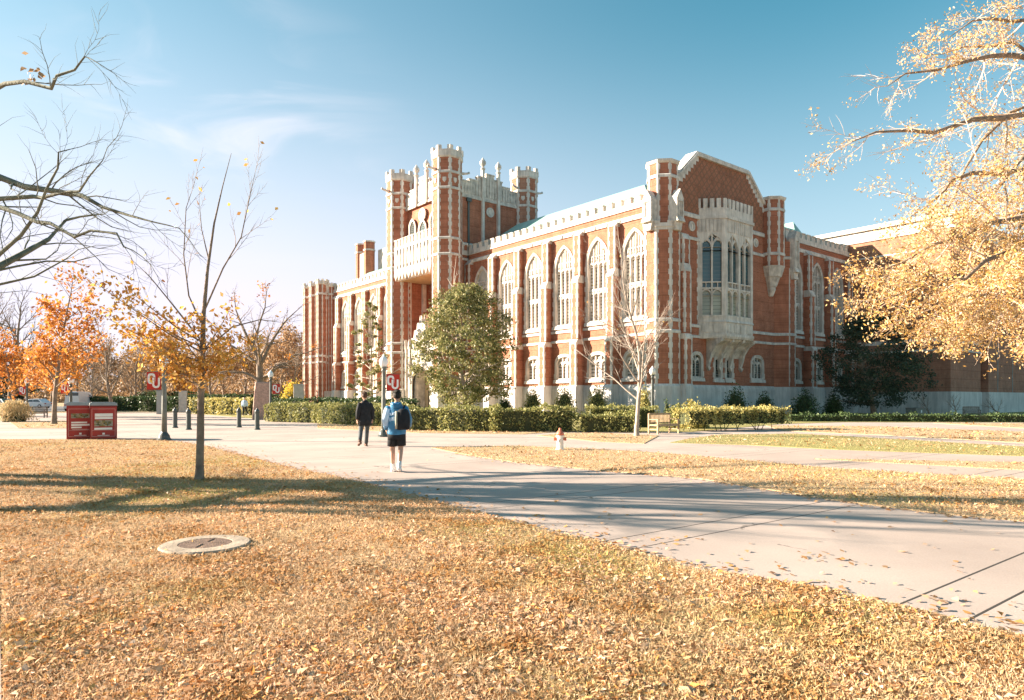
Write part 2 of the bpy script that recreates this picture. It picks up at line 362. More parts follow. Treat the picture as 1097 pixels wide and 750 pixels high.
MT['greengrass'] = ground_mat('greenish_grass', (.22, .20, .08), (.44, .37, .16), (.28, .28, .10))
MT['litter'] = ground_mat('leaf_litter_ground', (.30, .20, .11), (.58, .40, .23), (.44, .31, .17))
def pave_mat():
    m = bpy.data.materials.new('concrete_paving'); m.use_nodes = True; nt = m.node_tree; b = nt.nodes['Principled BSDF']; N = nt.nodes.new; L = nt.links.new
    t = N('ShaderNodeTexCoord')
    def dot(v):
        d = N('ShaderNodeVectorMath'); d.operation = 'DOT_PRODUCT'; L(t.outputs['Object'], d.inputs[0]); d.inputs[1].default_value = v; return d.outputs['Value']
    def M_(op, a, b_, c=None):
        q = N('ShaderNodeMath'); q.operation = op
        for i, v in enumerate((a, b_, c)):
            if v is None: continue
            if hasattr(v, 'links'): L(v, q.inputs[i])
            else: q.inputs[i].default_value = v
        return q.outputs[0]
    al = dot((.61, -.79, 0)); ac = dot((.79, .61, 0))
    f = M_('FLOORED_MODULO', M_('ADD', al, 2.37), 3.06)
    lines = M_('MAXIMUM', M_('COMPARE', f, .02, .012), M_('COMPARE', f, .49, .012))
    lines = M_('MAXIMUM', lines, M_('COMPARE', M_('FLOORED_MODULO', M_('SUBTRACT', ac, 5.4), 14.6), .015, .008))
    n = N('ShaderNodeTexNoise'); n.inputs['Scale'].default_value = .5; n.inputs['Detail'].default_value = 8; L(t.outputs['Object'], n.inputs['Vector'])
    n4 = N('ShaderNodeTexNoise'); n4.inputs['Scale'].default_value = 60; n4.inputs['Detail'].default_value = 3; L(t.outputs['Object'], n4.inputs['Vector'])
    slab = N('ShaderNodeTexWhiteNoise'); slab.noise_dimensions = '1D'; L(M_('FLOOR', M_('DIVIDE', M_('ADD', al, 1.88), 3.06), 0), slab.inputs['W'])
    v = M_('ADD', M_('MULTIPLY', n.outputs[0], .5), M_('MULTIPLY', slab.outputs[0], .16)); v = M_('ADD', v, M_('MULTIPLY', n4.outputs[0], .25))
    r = N('ShaderNodeValToRGB'); r.color_ramp.elements[0].position = .25; r.color_ramp.elements[1].position = .68
    r.color_ramp.elements[0].color = (.33, .265, .23, 1); r.color_ramp.elements[1].color = (.56, .46, .40, 1); L(v, r.inputs[0])
    vo = N('ShaderNodeTexVoronoi'); vo.feature = 'DISTANCE_TO_EDGE'; vo.inputs['Scale'].default_value = .22; wv = N('ShaderNodeVectorMath'); wv.operation = 'ADD'; nn = N('ShaderNodeTexNoise'); nn.inputs['Scale'].default_value = 1.3; nn.inputs['Detail'].default_value = 6
    L(t.outputs['Object'], nn.inputs['Vector']); L(t.outputs['Object'], wv.inputs[0]); L(nn.outputs['Color'], wv.inputs[1]); L(wv.outputs[0], vo.inputs['Vector'])
    msk = M_('MULTIPLY', M_('LESS_THAN', vo.outputs['Distance'], .0035), M_('GREATER_THAN', n.outputs[0], .55)); lines = M_('MAXIMUM', lines, M_('MULTIPLY', msk, .55))
    mx = N('ShaderNodeMix'); mx.data_type = 'RGBA'; L(lines, mx.inputs[0]); L(r.outputs[0], mx.inputs[6]); mx.inputs[7].default_value = (.05, .045, .04, 1)
    L(mx.outputs[2], b.inputs['Base Color']); b.inputs['Roughness'].default_value = .85; b.inputs['Specular IOR Level'].default_value = .25
    bp = N('ShaderNodeBump'); bp.inputs['Strength'].default_value = .2; bp.inputs['Distance'].default_value = .01; L(n4.outputs[0], bp.inputs['Height']); L(bp.outputs[0], b.inputs['Normal'])
    return m
MT['paving'] = pave_mat()
MT['asphalt'] = mat('asphalt', (.12, .12, .125), .85, 2, .2, .2, 60)
def sheet(name, poly, z, m, kind='structure', skirt=True):
    b = MB(); pts = [(p[0], p[1]) for p in poly]; n = len(pts)
    tri = tessellate_polygon([[Vector((x, y, 0)) for x, y in pts]])
    vs = [(x, y, z) for x, y in pts]; b.add(vs, [tuple(t) for t in tri])
    if skirt: b.add([(x, y, z) for x, y in pts] + [(x, y, -.05) for x, y in pts], [(i, (i + 1) % n, n + (i + 1) % n, n + i) for i in range(n)])
    o = b.build(name, m, fix=False); o['kind'] = kind
    me = o.data
    bm = bmesh.new(); bm.from_mesh(me)
    for f in bm.faces:
        if abs(f.normal.z) > .5 and f.normal.z < 0: f.normal_flip()
    bm.to_mesh(me); bm.free()
    return o
sheet('ground', [(-2500, -60), (2500, -60), (2500, 4500), (-2500, 4500)], 0.0, 'drygrass', skirt=False)
sheet('plaza_pavement', [(-45, -10), (60, -10), (70, 78), (-75, 78)], .004, 'paving', skirt=False)
def gp(l): return [G(*p) for p in l]
LAWN = {}
LAWN['foreground_lawn'] = gp([(-900, 471.5), (0, 471), (150, 471), (190, 474), (220, 479), (262, 490), (310, 502.5), (360, 512), (450, 535), (530, 557), (647, 585), (747, 612), (847, 629), (947, 650), (1095, 687)]) + [Vector((8, -1.7, 0)), Vector((8, -9, 0)), Vector((6.0, -9, 0)), Vector((1.1, -1.5, 0)), G(3, 750), G(0, 590), Vector((-10, 9, 0)), Vector((-40, 9, 0))]
LAWN['strip_lawn'] = gp([(462, 480), (547, 478), (647, 482), (722, 487), (897, 503), (1095, 514), (1400, 530), (1400, 605), (1095, 559), (997, 550), (897, 537), (822, 525), (747, 513), (647, 505), (547, 495), (490, 486)])
LAWN['wedge_lawn'] = gp([(872, 492), (1095, 496), (1400, 502), (1400, 518), (1095, 504)])
LAWN['green_lawn'] = gp([(718, 474.5), (740, 470), (772, 466), (850, 465), (892, 467), (1095, 479), (1400, 492), (1400, 508), (1095, 489), (897, 482), (800, 477)])
LAWN['brown_lawn'] = gp([(820, 456), (940, 457), (1097, 463), (1400, 476), (1400, 488), (1097, 475), (940, 466), (840, 462)])
LAWN['far_lawn'] = gp([(1000, 453.5), (1400, 455), (1400, 468), (1097, 459)])
LAWN['bench_lawn'] = gp([(575, 467), (606, 464.5), (640, 464), (706, 467), (690, 475.5), (640, 473.5), (606, 470)])
LAWN['hedge_verge'] = gp([(340, 454), (435, 458), (560, 462), (600, 463), (560, 465.5), (450, 464), (340, 459)])
LAWN['garden_lawn'] = gp([(205, 443), (285, 449.5), (345, 452), (435, 458), (617, 462), (740, 463), (836, 454.5), (900, 452.5), (1400, 453.5)]) + [Vector((120, 150, 0)), Vector((-40, 150, 0))]
LAWN['side_lawn'] = gp([(10, 452), (78, 451), (100, 456), (92, 459), (20, 459)])
LAWN['parking_verge'] = gp([(-250, 447), (0, 443.5), (115, 441.5), (115, 439.5), (-250, 440)])
LAWNMAT = {'foreground_lawn': 'litter', 'green_lawn': 'greengrass', 'garden_lawn': 'greengrass'}
for i, (k, p) in enumerate(LAWN.items()): sheet(k, p, .022, LAWNMAT.get(k, 'drygrass'))
sheet('road', [(-130, 82), (-56, 84), (-60, 140), (-200, 140)], .03, 'asphalt')
sheet('side_path', [(-.2, -10), (6.0, -9.2), (1.1, -1.6), G(1.5, 750), G(-2, 590), Vector((-10, 9.3, 0)), (-20, 9.3), (-20, -10)], .03, 'paving')

def inside(P, poly):
    x, y = P[:, 0], P[:, 1]; c = np.zeros(len(P), bool); n = len(poly); j = n - 1
    for i in range(n):
        xi, yi, xj, yj = poly[i][0], poly[i][1], poly[j][0], poly[j][1]
        m = ((yi > y) != (yj > y)) & (x < (xj - xi) * (y - yi) / (yj - yi + 1e-12) + xi); c ^= m; j = i
    return c
def view_scatter(n, y0, y1, margin=1.12, power=1.0, rng=nrng):
    """points on the ground in the wedge the scene is seen in; denser near by"""
    t = rng.random(n); Y = y0 * (y1 / y0) ** (t ** power)
    X = (rng.random(n) * 2 - 1) * .76 * margin * Y
    return np.stack([X, Y], 1)
GREENC = [(-0.1, 7.8, 1.0), (0.8, 8.8, .7), (-1.5, 6.3, .5)]
def build_litter():
    litter = leaf_mat('fallen_leaves', [(.30, .14, .06), (.66, .42, .24), (.72, .50, .33), (.60, .34, .17), (.76, .57, .42), (.64, .26, .05), (.70, .47, .30), (.46, .24, .11), (.72, .40, .12)], .2, .95, patch=((.44, .22, .075), 1.1))
    blades = leaf_mat('dry_grass_blades', [(.38, .25, .13), (.66, .47, .28), (.74, .56, .37), (.52, .34, .18)], .25, .95, patch=((.42, .37, .13), .22))
    allL, allB = [], []
    for k, n, y0, y1, s, g in (('foreground_lawn', 420000, 3.3, 26, .048, 300000), ('strip_lawn', 90000, 8.5, 24, .055, 70000), ('wedge_lawn', 12000, 11, 20, .07, 9000),
                            ('green_lawn', 9000, 17, 32, .09, 22000), ('brown_lawn', 20000, 22, 44, .10, 14000), ('bench_lawn', 11000, 22, 33, .08, 9000), ('hedge_verge', 14000, 28, 40, .09, 9000), ('side_lawn', 7000, 34, 50, .12, 5000), ('far_lawn', 6000, 30, 46, .12, 4000)):
        P = view_scatter(n, y0, y1)
        P = P[inside(P, LAWN[k])]
        # drifts and thin places
        cl = np.sin(P[:, 0] * 2.3 + 1.7 * np.sin(P[:, 1] * 1.1)) * np.cos(P[:, 1] * 1.9 + .8 * np.sin(P[:, 0] * 1.7)) + .6 * np.sin(P[:, 0] * 7.1 + P[:, 1] * 3.3) * np.sin(P[:, 1] * 6.3 - P[:, 0] * 2.1)
        keep = nrng.random(len(P)) < np.clip(.62 + .34 * cl, .12, 1)
        P = P[keep]; cl = cl[keep]
        frag = nrng.random(len(P))
        size = s * np.where(frag < .62, .45 + .3 * nrng.random(len(P)), np.where(frag < .96, .8 + .5 * nrng.random(len(P)), 1.5 + .5 * nrng.random(len(P)))) * np.clip(.8 + .02 * P[:, 1], .8, 1.5)
        z = .03 + nrng.random(len(P)) * .02 + np.clip(cl, 0, 1) * .012 * nrng.random(len(P))
        Q = np.column_stack([P, z]); h = nrng.random(len(P)) < .5
        allL.append(leaves(Q[h], size[h], .5, .62, .3)); allL.append(leaves(Q[~h], size[~h], .32, .25, .3))
        P = view_scatter(g, y0, y1); P = P[inside(P, LAWN[k])]
        Q = np.column_stack([P, np.full(len(P), .042)]); size = .058 * np.clip(.8 + .03 * P[:, 1], .9, 2.2)
        allB.append(leaves(Q, size, .07, 0, .5, up=1.1))
    o = np_mesh('fallen_leaves', np.concatenate(allL), litter); o['kind'] = 'stuff'; o['label'] = 'dry tan and orange leaves strewn over the lawns'; o['category'] = 'leaf litter'
    o = np_mesh('grass', np.concatenate(allB), blades); o['kind'] = 'stuff'; o['label'] = 'short dry straw coloured grass on the lawns'; o['category'] = 'grass'
    # a few strays on the pavement
    P = view_scatter(520, 4.5, 28); P = P[~inside(P, LAWN['foreground_lawn'])]
    e = []
    fl = LAWN['foreground_lawn']
    for a, b_ in zip(fl[2:15], fl[3:16]):
        L_ = (b_ - a).length
        for _ in range(int(L_ * 60)):
            q = a.lerp(b_, random.random()); d = abs(random.gauss(0, .10)) + (random.random() ** 6) * .7; e.append((q.x + .8 * d, q.y + .6 * d))
    sl = LAWN['strip_lawn']
    for a, b_ in zip(sl[7:15], sl[8:16]):
        L_ = (b_ - a).length
        for _ in range(int(L_ * 30)):
            q = a.lerp(b_, random.random()); d = abs(random.gauss(0, .15)); e.append((q.x - .8 * d, q.y - .6 * d))
    for cx, cy in ((3.0, 6.9), (3.25, 6.7), (1.9, 7.6), (.9, 7.9), (3.5, 5.3), (-.6, 10)):
        for _ in range(9): e.append((cx + random.gauss(0, .13), cy + random.gauss(0, .13)))
    P = np.concatenate([P, np.array(e)]); Q = np.column_stack([P, np.full(len(P), .016)])
    o = np_mesh('stray_leaves', leaves(Q, .07, .6, .75, .4), litter); o['kind'] = 'stuff'; o['label'] = 'single dry leaves blown onto the concrete path'; o['category'] = 'leaf litter'

# ------------------------------------------------------------------ the library
def arch(ac, w, z0, zs, za, n=9):
    h = za - zs; pts = [(ac - w / 2, z0), (ac + w / 2, z0)]
    right = []
    if h >= w / 2 * .98:
        Rr = (h * h + (w / 2) ** 2) / w; tm = math.asin(min(1, h / Rr))
        for i in range(n + 1): t = tm * i / n; right.append((ac + w / 2 - Rr + Rr * math.cos(t), zs + Rr * math.sin(t)))
    else:
        for i in range(n + 1): t = math.pi / 2 * i / n; right.append((ac + w / 2 * math.cos(t) ** .8, zs + h * math.sin(t) ** .8))
    right[-1] = (ac, za)
    return pts + right + [(2 * ac - a, z) for a, z in right[-2::-1]]
def arch_z(ac, w, zs, za, a):
    x = abs(a - ac); h = za - zs
    if h >= w / 2 * .98:
        Rr = (h * h + (w / 2) ** 2) / w; q = x - (w / 2 - Rr); return zs + math.sqrt(max(0, Rr * Rr - q * q))
    return zs + h * math.sqrt(max(0, 1 - (2 * x / w) ** 2))
def grow_o(ac, w, z0, zs, za, t): return arch(ac, w + 2 * t, z0 - t * .8, zs, za + t * 1.15)
LIB = thing('library_building', 'red brick collegiate gothic library with pale limestone trim, tall arched windows and turreted tower', 'building', (XA, YA, 0), TH)
WEST = ((0, 0), (0, 1), (-1, 0)); SOUTH = ((0, 0), (1, 0), (0, -1))
random.seed(3)
def big_window(pl, ac, w, z0, zs, za, parent=LIB, lights=3, pane='blind', lower=None, transom=11.2, deep=.38, name='window'):
    f = MB(); o = arch(ac, w, z0, zs, za); f.ring(pl, grow_o(ac, w, z0, zs, za, .17), o, -deep, .05)
    f.ring(pl, grow_o(ac, w, z0, zs, za, .24), grow_o(ac, w, z0, zs, za, .15), -.02, .09)
    f.pwedge(pl, ac - w / 2 - .34, ac + w / 2 + .34, z0 - .42, z0 - .12, -.05, .22, .16)
    for sgn in (-1, 1):                                  # toothed jambs
        z = z0; i = 0
        while z < zs - .5:
            if i % 2 == 0: f.pbox(pl, min(ac + sgn * (w / 2 + .14), ac + sgn * (w / 2 + .36)), max(ac + sgn * (w / 2 + .14), ac + sgn * (w / 2 + .36)), z, z + .45, -.02, .075)
            z += .45; i += 1
    fr = f.build(name, 'stone', parent)
    m = MB(); bw = .055
    for i in range(1, lights):
        a = ac - w / 2 + w * i / lights; m.pbox(pl, a - bw, a + bw, z0, arch_z(ac, w, zs, za, a) + .03, -deep + .02, -.1)
    if zs - z0 > 3:
        m.pbox(pl, ac - w / 2, ac + w / 2, transom - .1, transom + .1, -deep + .02, -.12)
        hw = w / lights
        for i in range(lights):                          # cusped heads under transom and at the springing
            c = ac - w / 2 + hw * (i + .5)
            for zh in (transom - .55, zs - .35):
                m.ring(pl, arch(c, hw, zh, zh + .02, zh + hw * .85), arch(c, hw * .72, zh - .01, zh, zh + hw * .5), -deep + .03, -.14)
        n2 = lights * 2
        for i in range(1, n2):                           # tracery bars
            if i % 2 == 0: continue
            a = ac - w / 2 + w * i / n2; m.pbox(pl, a - .05, a + .05, zs + hw * .35, arch_z(ac, w, zs, za, a) + .02, -deep + .02, -.13)
        m.pbox(pl, ac - w / 2, ac + w / 2, zs + .55, zs + .66, -deep + .02, -.15)
    else:
        hw = w / lights
        for i in range(lights):
            c = ac - w / 2 + hw * (i + .5); zh = zs - .15
            m.ring(pl, arch(c, hw, zh, zh + .02, zh + .5), arch(c, hw * .74, zh - .01, zh, zh + .28), -deep + .03, -.12)
    m.build('mullion', 'stone', fr)
    p = MB()
    if lower:
        zt = transom
        p.pface(pl, [(ac - w / 2, zt), (ac + w / 2, zt)] + arch(ac, w, z0, zs, za)[2:], -deep + .05)
        p.build('pane', pane, fr, fix=False)
        q = MB(); q.pface(pl, [(ac - w / 2, z0), (ac + w / 2, z0), (ac + w / 2, zt), (ac - w / 2, zt)], -deep + .05); q.build('pane', lower, fr, fix=False)
    else:
        p.pface(pl, arch(ac, w, z0, zs, za), -deep + .05); p.build('pane', pane, fr, fix=False)
    return arch(ac, w + .02, z0 - .01, zs, za + .01)
def quoins(m, pl, a, z0, z1, side, d=0.0, w=(.20, .30), h=.4, t=.018):
    z = z0; i = 0
    while z < z1 - .05:
        ww = w[i % 2]; x0, x1 = (a, a + ww) if side > 0 else (a - ww, a)
        m.pbox(pl, x0, x1, z, min(z1, z + h), d - .03, d + t); z += h; i += 1
def oct_pts(c, p, off=0):                                # p = apothem
    r = p / math.cos(math.pi / 8); return [(c[0] + r * math.cos(math.pi / 8 + i * math.pi / 4), c[1] + r * math.sin(math.pi / 8 + i * math.pi / 4)) for i in range(8)]
def oct_planes(c, p):
    P = oct_pts(c, p); out = []
    for i in range(8):
        a, b = P[i], P[(i + 1) % 8]; L = math.dist(a, b); T = ((b[0] - a[0]) / L, (b[1] - a[1]) / L); out.append((((a[0], a[1]), T, (T[1], -T[0])), L))
    return out
def turret(c, p, z0, z1, strings=(), crown=.9, cart=(), parent=LIB, gargoyle=None, name='turret', flat=False, vis=range(8)):
    b = MB(); b.prism(oct_pts(c, p), z0, z1 - crown); o = b.build(name, 'brick', parent)
    q = MB()
    pls = oct_planes(c, p)
    for i, (pl, L) in enumerate(pls):
        quoins(q, pl, -.012, z0, z1 - crown, 1, 0, (.10 * p, .155 * p), .42, .03)
        quoins(q, pl, L + .012, z0, z1 - crown, -1, 0, (.10 * p, .155 * p), .42, .03)
    q.build('quoins', 'stone', o)
    s = MB()
    for z in strings: s.prism(oct_pts(c, p + .09), z - .13, z + .07); s.prism(oct_pts(c, p + .09), z + .07, z + .16, oct_pts(c, p + .02))
    zc = z1 - crown
    s.prism(oct_pts(c, p + .05), zc - .12, zc + .02, oct_pts(c, p + .16))
    if flat:
        s.prism(oct_pts(c, p + .16), zc + .02, z1 - .2); s.prism(oct_pts(c, p + .2), z1 - .2, z1, oct_pts(c, p * .6))
    else:
        s.prism(oct_pts(c, p + .12), zc + .02, zc + crown * .52)
        for pl, L in oct_planes(c, p + .12):
            s.pbox(pl, -.07, L * .26, zc + crown * .5, z1, -.28, .02); s.pbox(pl, L * .74, L + .07, zc + crown * .5, z1, -.28, .02)
            s.pbox(pl, L * .26, L * .74, zc + crown * .5, zc + crown * .62, -.28, .0)
    s.build('turret_cap', 'stone', o)
    if cart:
        k = MB()
        for z in cart:
            for i, (pl, L) in enumerate(pls):
                k.pprism(pl, [(L / 2 - .2, z + .25), (L / 2 - .2, z - .08), (L / 2, z - .32), (L / 2 + .2, z - .08), (L / 2 + .2, z + .25)], -.02, .07)
        k.build('cartouche', 'stone', o)
    if gargoyle:
        for ang in gargoyle[1]:
            g = MB(); d = Vector((math.cos(ang), math.sin(ang), .12)); s0 = Vector((c[0], c[1], gargoyle[0])) + d * p * .9
            g.tube([s0, s0 + d * .5, s0 + d * .9, s0 + d * 1.15 + Vector((0, 0, .08))], [.18, .14, .11, .14], 7); g.build('gargoyle', 'stone2', o, smooth=True)
    return o
def cren(pl, a0, a1, zb, zt, mer=.62, gap=.42, thick=.4, proud=.05, parent=LIB, name='parapet'):
    m = MB(); zm = zb + (zt - zb) * .42
    m.pbox(pl, a0, a1, zb, zm, -thick, proud); m.pbox(pl, a0, a1, zb - .1, zb, -.02, proud + .08)
    a = a0
    while a < a1 - .1:
        b = min(a1, a + mer); m.pbox(pl, a, b, zm, zt - .1, -thick + .03, proud - .02); m.pbox(pl, a - .04, b + .04, zt - .1, zt, -thick, proud + .05); a += mer + gap
    return m.build(name, 'stone', parent)
def string(m, pl, a0, a1, z, h=.24, p=.12): m.pbox(pl, a0, a1, z - h, z - h * .3, -.02, p); m.pwedge(pl, a0, a1, z - h * .3, z, -.02, p, .02)
def buttress(pl, a0, a1, ztop=16.2, parent=LIB, s=1.0, plinth=True):
    b = MB(); q = MB()
    st = [(2.77, 6.5, .98), (7.0, 12.0, .80), (12.6, ztop, .55)]
    for z0, z1, d in st:
        d *= s; b.pbox(pl, a0, a1, z0 - .02, z1, -.02, d)
        quoins(q, pl, a0 - .01, z0, z1, 1, d, (.13, .20)); quoins(q, pl, a1 + .01, z0, z1, -1, d, (.13, .20))
        for a, sg in ((a0, -1), (a1, 1)):
            O, T, N = pl; o2 = (O[0] + a * T[0], O[1] + a * T[1]); side = (o2, N, (T[0] * sg, T[1] * sg))
            quoins(q, side, d - .001, z0, z1, -1, 0, (.11, .18))
    for z0, z1, d1, d2 in ((6.5, 7.02, .98, .80), (12.0, 12.75, .80, .55)):
        q.pwedge(pl, a0 - .03, a1 + .03, z0 + .08, z1 - .12, -.02, (d1 + .04) * s, (d2) * s); q.pbox(pl, a0 - .03, a1 + .03, z0 - .04, z0 + .08, -.02, (d1 + .04) * s)
        b.pbox(pl, a0, a1, z1 - .14, z1 + .02, -.02, d2 * s)
    q.pwedge(pl, a0 - .05, a1 + .05, ztop, ztop + .5, -.02, .62 * s, .12)
    if plinth:
        g = MB(); g.pbox(pl, a0 - .08, a1 + .08, 0, 2.6, -.02, 1.12 * s); g.pwedge(pl, a0 - .08, a1 + .08, 2.6, 2.8, -.02, 1.12 * s, .98 * s)
    o = b.build('buttress', 'brick', parent); q.build('quoins', 'stone', o)
    if plinth: g.build('base_course', 'grey_stone', o)
    return o
def roundel(pl, a, z, r=.42, parent=LIB):
    m = MB(); c = [(a + r * math.cos(t * math.pi / 10), z + r * math.sin(t * math.pi / 10)) for t in range(20)]
    m.pprism(pl, c, -.02, .06); i = [(a + r * .7 * math.cos(t * math.pi / 10), z + r * .7 * math.sin(t * math.pi / 10)) for t in range(20)]
    m.ring(pl, c, i, .05, .12); m.pbox(pl, a - .1, a + .1, z - r * .55, z + r * .55, .05, .11)
    return m.build('roundel', 'stone', parent)

# --- west wings (south part lit in the photo, and its mirror beyond the tower)
def west_face(u0, u1, inner, missing=(), lite='blind'):
    holes = []
    for b in inner:
        c = b + 2.45
        holes.append(big_window(WEST, c, 2.3, 8.45, 13.6, 15.55, pane=lite, lights=4))
        holes.append(big_window(WEST, c, 1.95, 3.45, 4.75, 5.45, pane=lite, deep=.3))
    w = MB(); w.holed(WEST, [(u0, 2.6), (u1, 2.6), (u1, 17.5), (u0, 17.5)], holes, 0); w.build('wall', 'brick', LIB, fix=False)
    t = MB()
    for z, h, p in ((16.85, .42, .14), (7.95, .28, .13), (7.02, .24, .12)): string(t, WEST, u0, u1, z, h, p)
    a = u0 + .3
    while a < u1: t.pbox(WEST, a, a + .22, 16.48, 16.72, .1, .22); a += 1.42
    t.build('string_course', 'stone', LIB)
    g = MB(); g.pbox(WEST, u0, u1, 0, 2.5, -.3, .12); g.pwedge(WEST, u0, u1, 2.5, 2.77, -.3, .12, .0); g.pbox(WEST, u0, u1, 2.2, 2.3, .1, .16); g.build('plinth', 'grey_stone', LIB)
    cren(WEST, u0, u1, 17.45, 18.45)
bays = [-.35 + 4.25 * i for i in range(0, 6)]
west_face(.6, 27.2, [3.9 + 4.25 * i - 4.25 + (0.0) + .15 for i in range(6)][0:6])
for i in range(6): buttress(WEST, 3.95 + 4.25 * i, 3.95 + 4.25 * i + .78)
north = [36.6 + 1.2 + 4.25 * i for i in range(6)]
west_face(36.0, 61.2, [37.2 + 4.25 * i for i in range(5)] + [])
for i in range(6): buttress(WEST, 37.0 + 4.25 * i, 37.78 + 4.25 * i)
# north end pavilion
def block(m, x0, x1, y0, y1, z0, z1): m.box(x0, x1, y0, y1, z0, z1)
pv = MB(); pv.box(-1.2, 8, 61.2, 67.4, 2.7, 17.6); pv.build('pavilion', 'brick', LIB)
pg = MB(); pg.box(-1.35, 8, 61.05, 67.5, 0, 2.72); pg.build('plinth', 'grey_stone', LIB)
PVS = ((0, 61.2), (1, 0), (0, -1)); PVW = ((-1.2, 0), (0, 1), (-1, 0))
t = MB()
for z, h, p in ((16.85, .42, .14), (7.95, .28, .13), (7.02, .24, .12)): string(t, PVS, -1.2, .3, z, h, p); string(t, PVW, 61.2, 67.4, z, h, p)
quoins(t, PVW, 61.19, 2.77, 16.4, 1); quoins(t, PVS, -1.21, 2.77, 16.4, 1)
t.build('string_course', 'stone', LIB)
cren(PVW, 61.2, 67.4, 17.5, 18.6); cren(PVS, -1.2, .6, 17.5, 18.6)
for cu in (61.9, 64.5, 67.0): turret((-1.3, cu), .78, 0, 19.4, (17.2, 7.95, 7.02), .7)
turret((-.1, 61.3), .55, 2.7, 18.9, (17.2, 7.95), .5)

# --- south face: gabled bay, turrets, east wing
h = []
for c in (5.35,): h.append(big_window(SOUTH, c, 1.25, 3.5, 4.8, 5.35, pane='darkglass', lights=2, deep=.25))
for c in (8.45, 10.15): h.append(big_window(SOUTH, c, .8, 3.45, 4.9, 5.1, pane='darkglass', lights=1, deep=.25))
h.append(big_window(SOUTH, 14.75, 1.75, 3.5, 4.75, 5.4, pane='darkglass', deep=.25))
w = MB()
gab = [(1.5, 2.6), (18.6, 2.6), (18.6, 19.2), (17.0, 19.2), (16.4, 19.9), (15.6, 20.3), (13.25, 22.35), (5.3, 22.35), (2.95, 20.3), (2.0, 19.9), (1.5, 19.4)]
low = [(1.5, 2.6), (18.6, 2.6), (18.6, 17.0), (1.5, 17.0)]
w.holed(SOUTH, low, h, 0); w.build('wall', 'brick', LIB, fix=False)
w = MB(); w.pprism(SOUTH, [(1.5, 17.0)] + [(18.2, 17.0)] + gab[3:10] + [(1.5, 19.4)], -1.0, 0); w.build('gable', 'diaper', LIB)
cp = MB()
line = [(1.6, 19.75), (2.95, 20.45), (5.3, 22.6), (13.25, 22.6), (15.6, 20.45), (16.9, 19.75)]
for (a, b) in zip(line[:-1], line[1:]):
    cp.pprism(SOUTH, [(a[0], a[1] - .3), (b[0], b[1] - .3), (b[0], b[1] + .0), (a[0], a[1] + .0)], -1.15, .22)
    cp.pprism(SOUTH, [(a[0], a[1] - .02), (b[0], b[1] - .02), (b[0], b[1] + .14), (a[0], a[1] + .14)], -1.05, .1)
for sg in (-1, 1):                                       # stepped stones under the raking coping
    for i in range(7):
        x = 9.28 + sg * (6.5 - i * .37); z = 19.85 + i * .36
        x1 = x - sg * .62
        cp.pbox(SOUTH, min(x, x1), max(x, x1), z - .1, z + .42, -.02, .03)
    cp.pbox(SOUTH, 9.28 + sg * 7.0 - .6, 9.28 + sg * 7.0 + .6, 19.3, 19.8, -.02, .035)
cp.build('coping', 'stone', LIB)
t = MB()
for z, hh, p in ((17.35, .42, .14), (15.35, .3, .12), (7.95, .28, .13), (7.02, .24, .12)):
    string(t, SOUTH, 1.5, 5.7, z, hh, p); string(t, SOUTH, 13.0, 18.6, z, hh, p)
string(t, SOUTH, 5.6, 13.1, 7.0, .2, .1)
quoins(t, SOUTH, 5.62, 7.95, 17.0, -1, 0, (.12, .22)); quoins(t, SOUTH, 13.08, 7.95, 17.0, 1, 0, (.12, .22))
t.build('string_course', 'stone', LIB)
g = MB(); g.pbox(SOUTH, 1.5, 18.6, 0, 2.5, -.3, .12); g.pwedge(SOUTH, 1.5, 18.6, 2.5, 2.77, -.3, .12, 0); g.pbox(SOUTH, 1.5, 18.6, 2.2, 2.3, .1, .16); g.build('plinth', 'grey_stone', LIB)
roundel(SOUTH, 4.6, 16.2, .42); roundel(SOUTH, 14.4, 16.2, .42)
# canted bay window
BAYP = [(5.65, 0), (7.25, -1.6), (11.45, -1.6), (13.05, 0)]
def bplane(a, b): L = math.dist(a, b); T = ((b[0] - a[0]) / L, (b[1] - a[1]) / L); return ((a, T, (T[1], -T[0])), L)
def bay_off(o): return [(5.65 - o * .4, .05), (7.25 - o * .4, -1.6 - o), (11.45 + o * .4, -1.6 - o), (13.05 + o * .4, .05)]
bay = MB(); bay.prism([(6.6, .05), (7.5, -1.1), (11.2, -1.1), (12.1, .05)], 7.0, 18.0); BAY = bay.build('bay_window', 'stone', LIB)
s = MB()
s.prism(bay_off(.0), 6.75, 6.95, bay_off(.1)); s.prism(bay_off(.1), 6.95, 7.15); s.prism(bay_off(.0), 7.15, 8.15)
s.prism(bay_off(.1), 8.15, 8.35, bay_off(.0)); s.prism(bay_off(.0), 8.35, 8.6)
s.prism(bay_off(.0), 15.9, 17.0); s.prism(bay_off(.12), 17.0, 17.25); s.prism(bay_off(.02), 17.25, 17.95)
s.build('apron', 'stone', BAY)
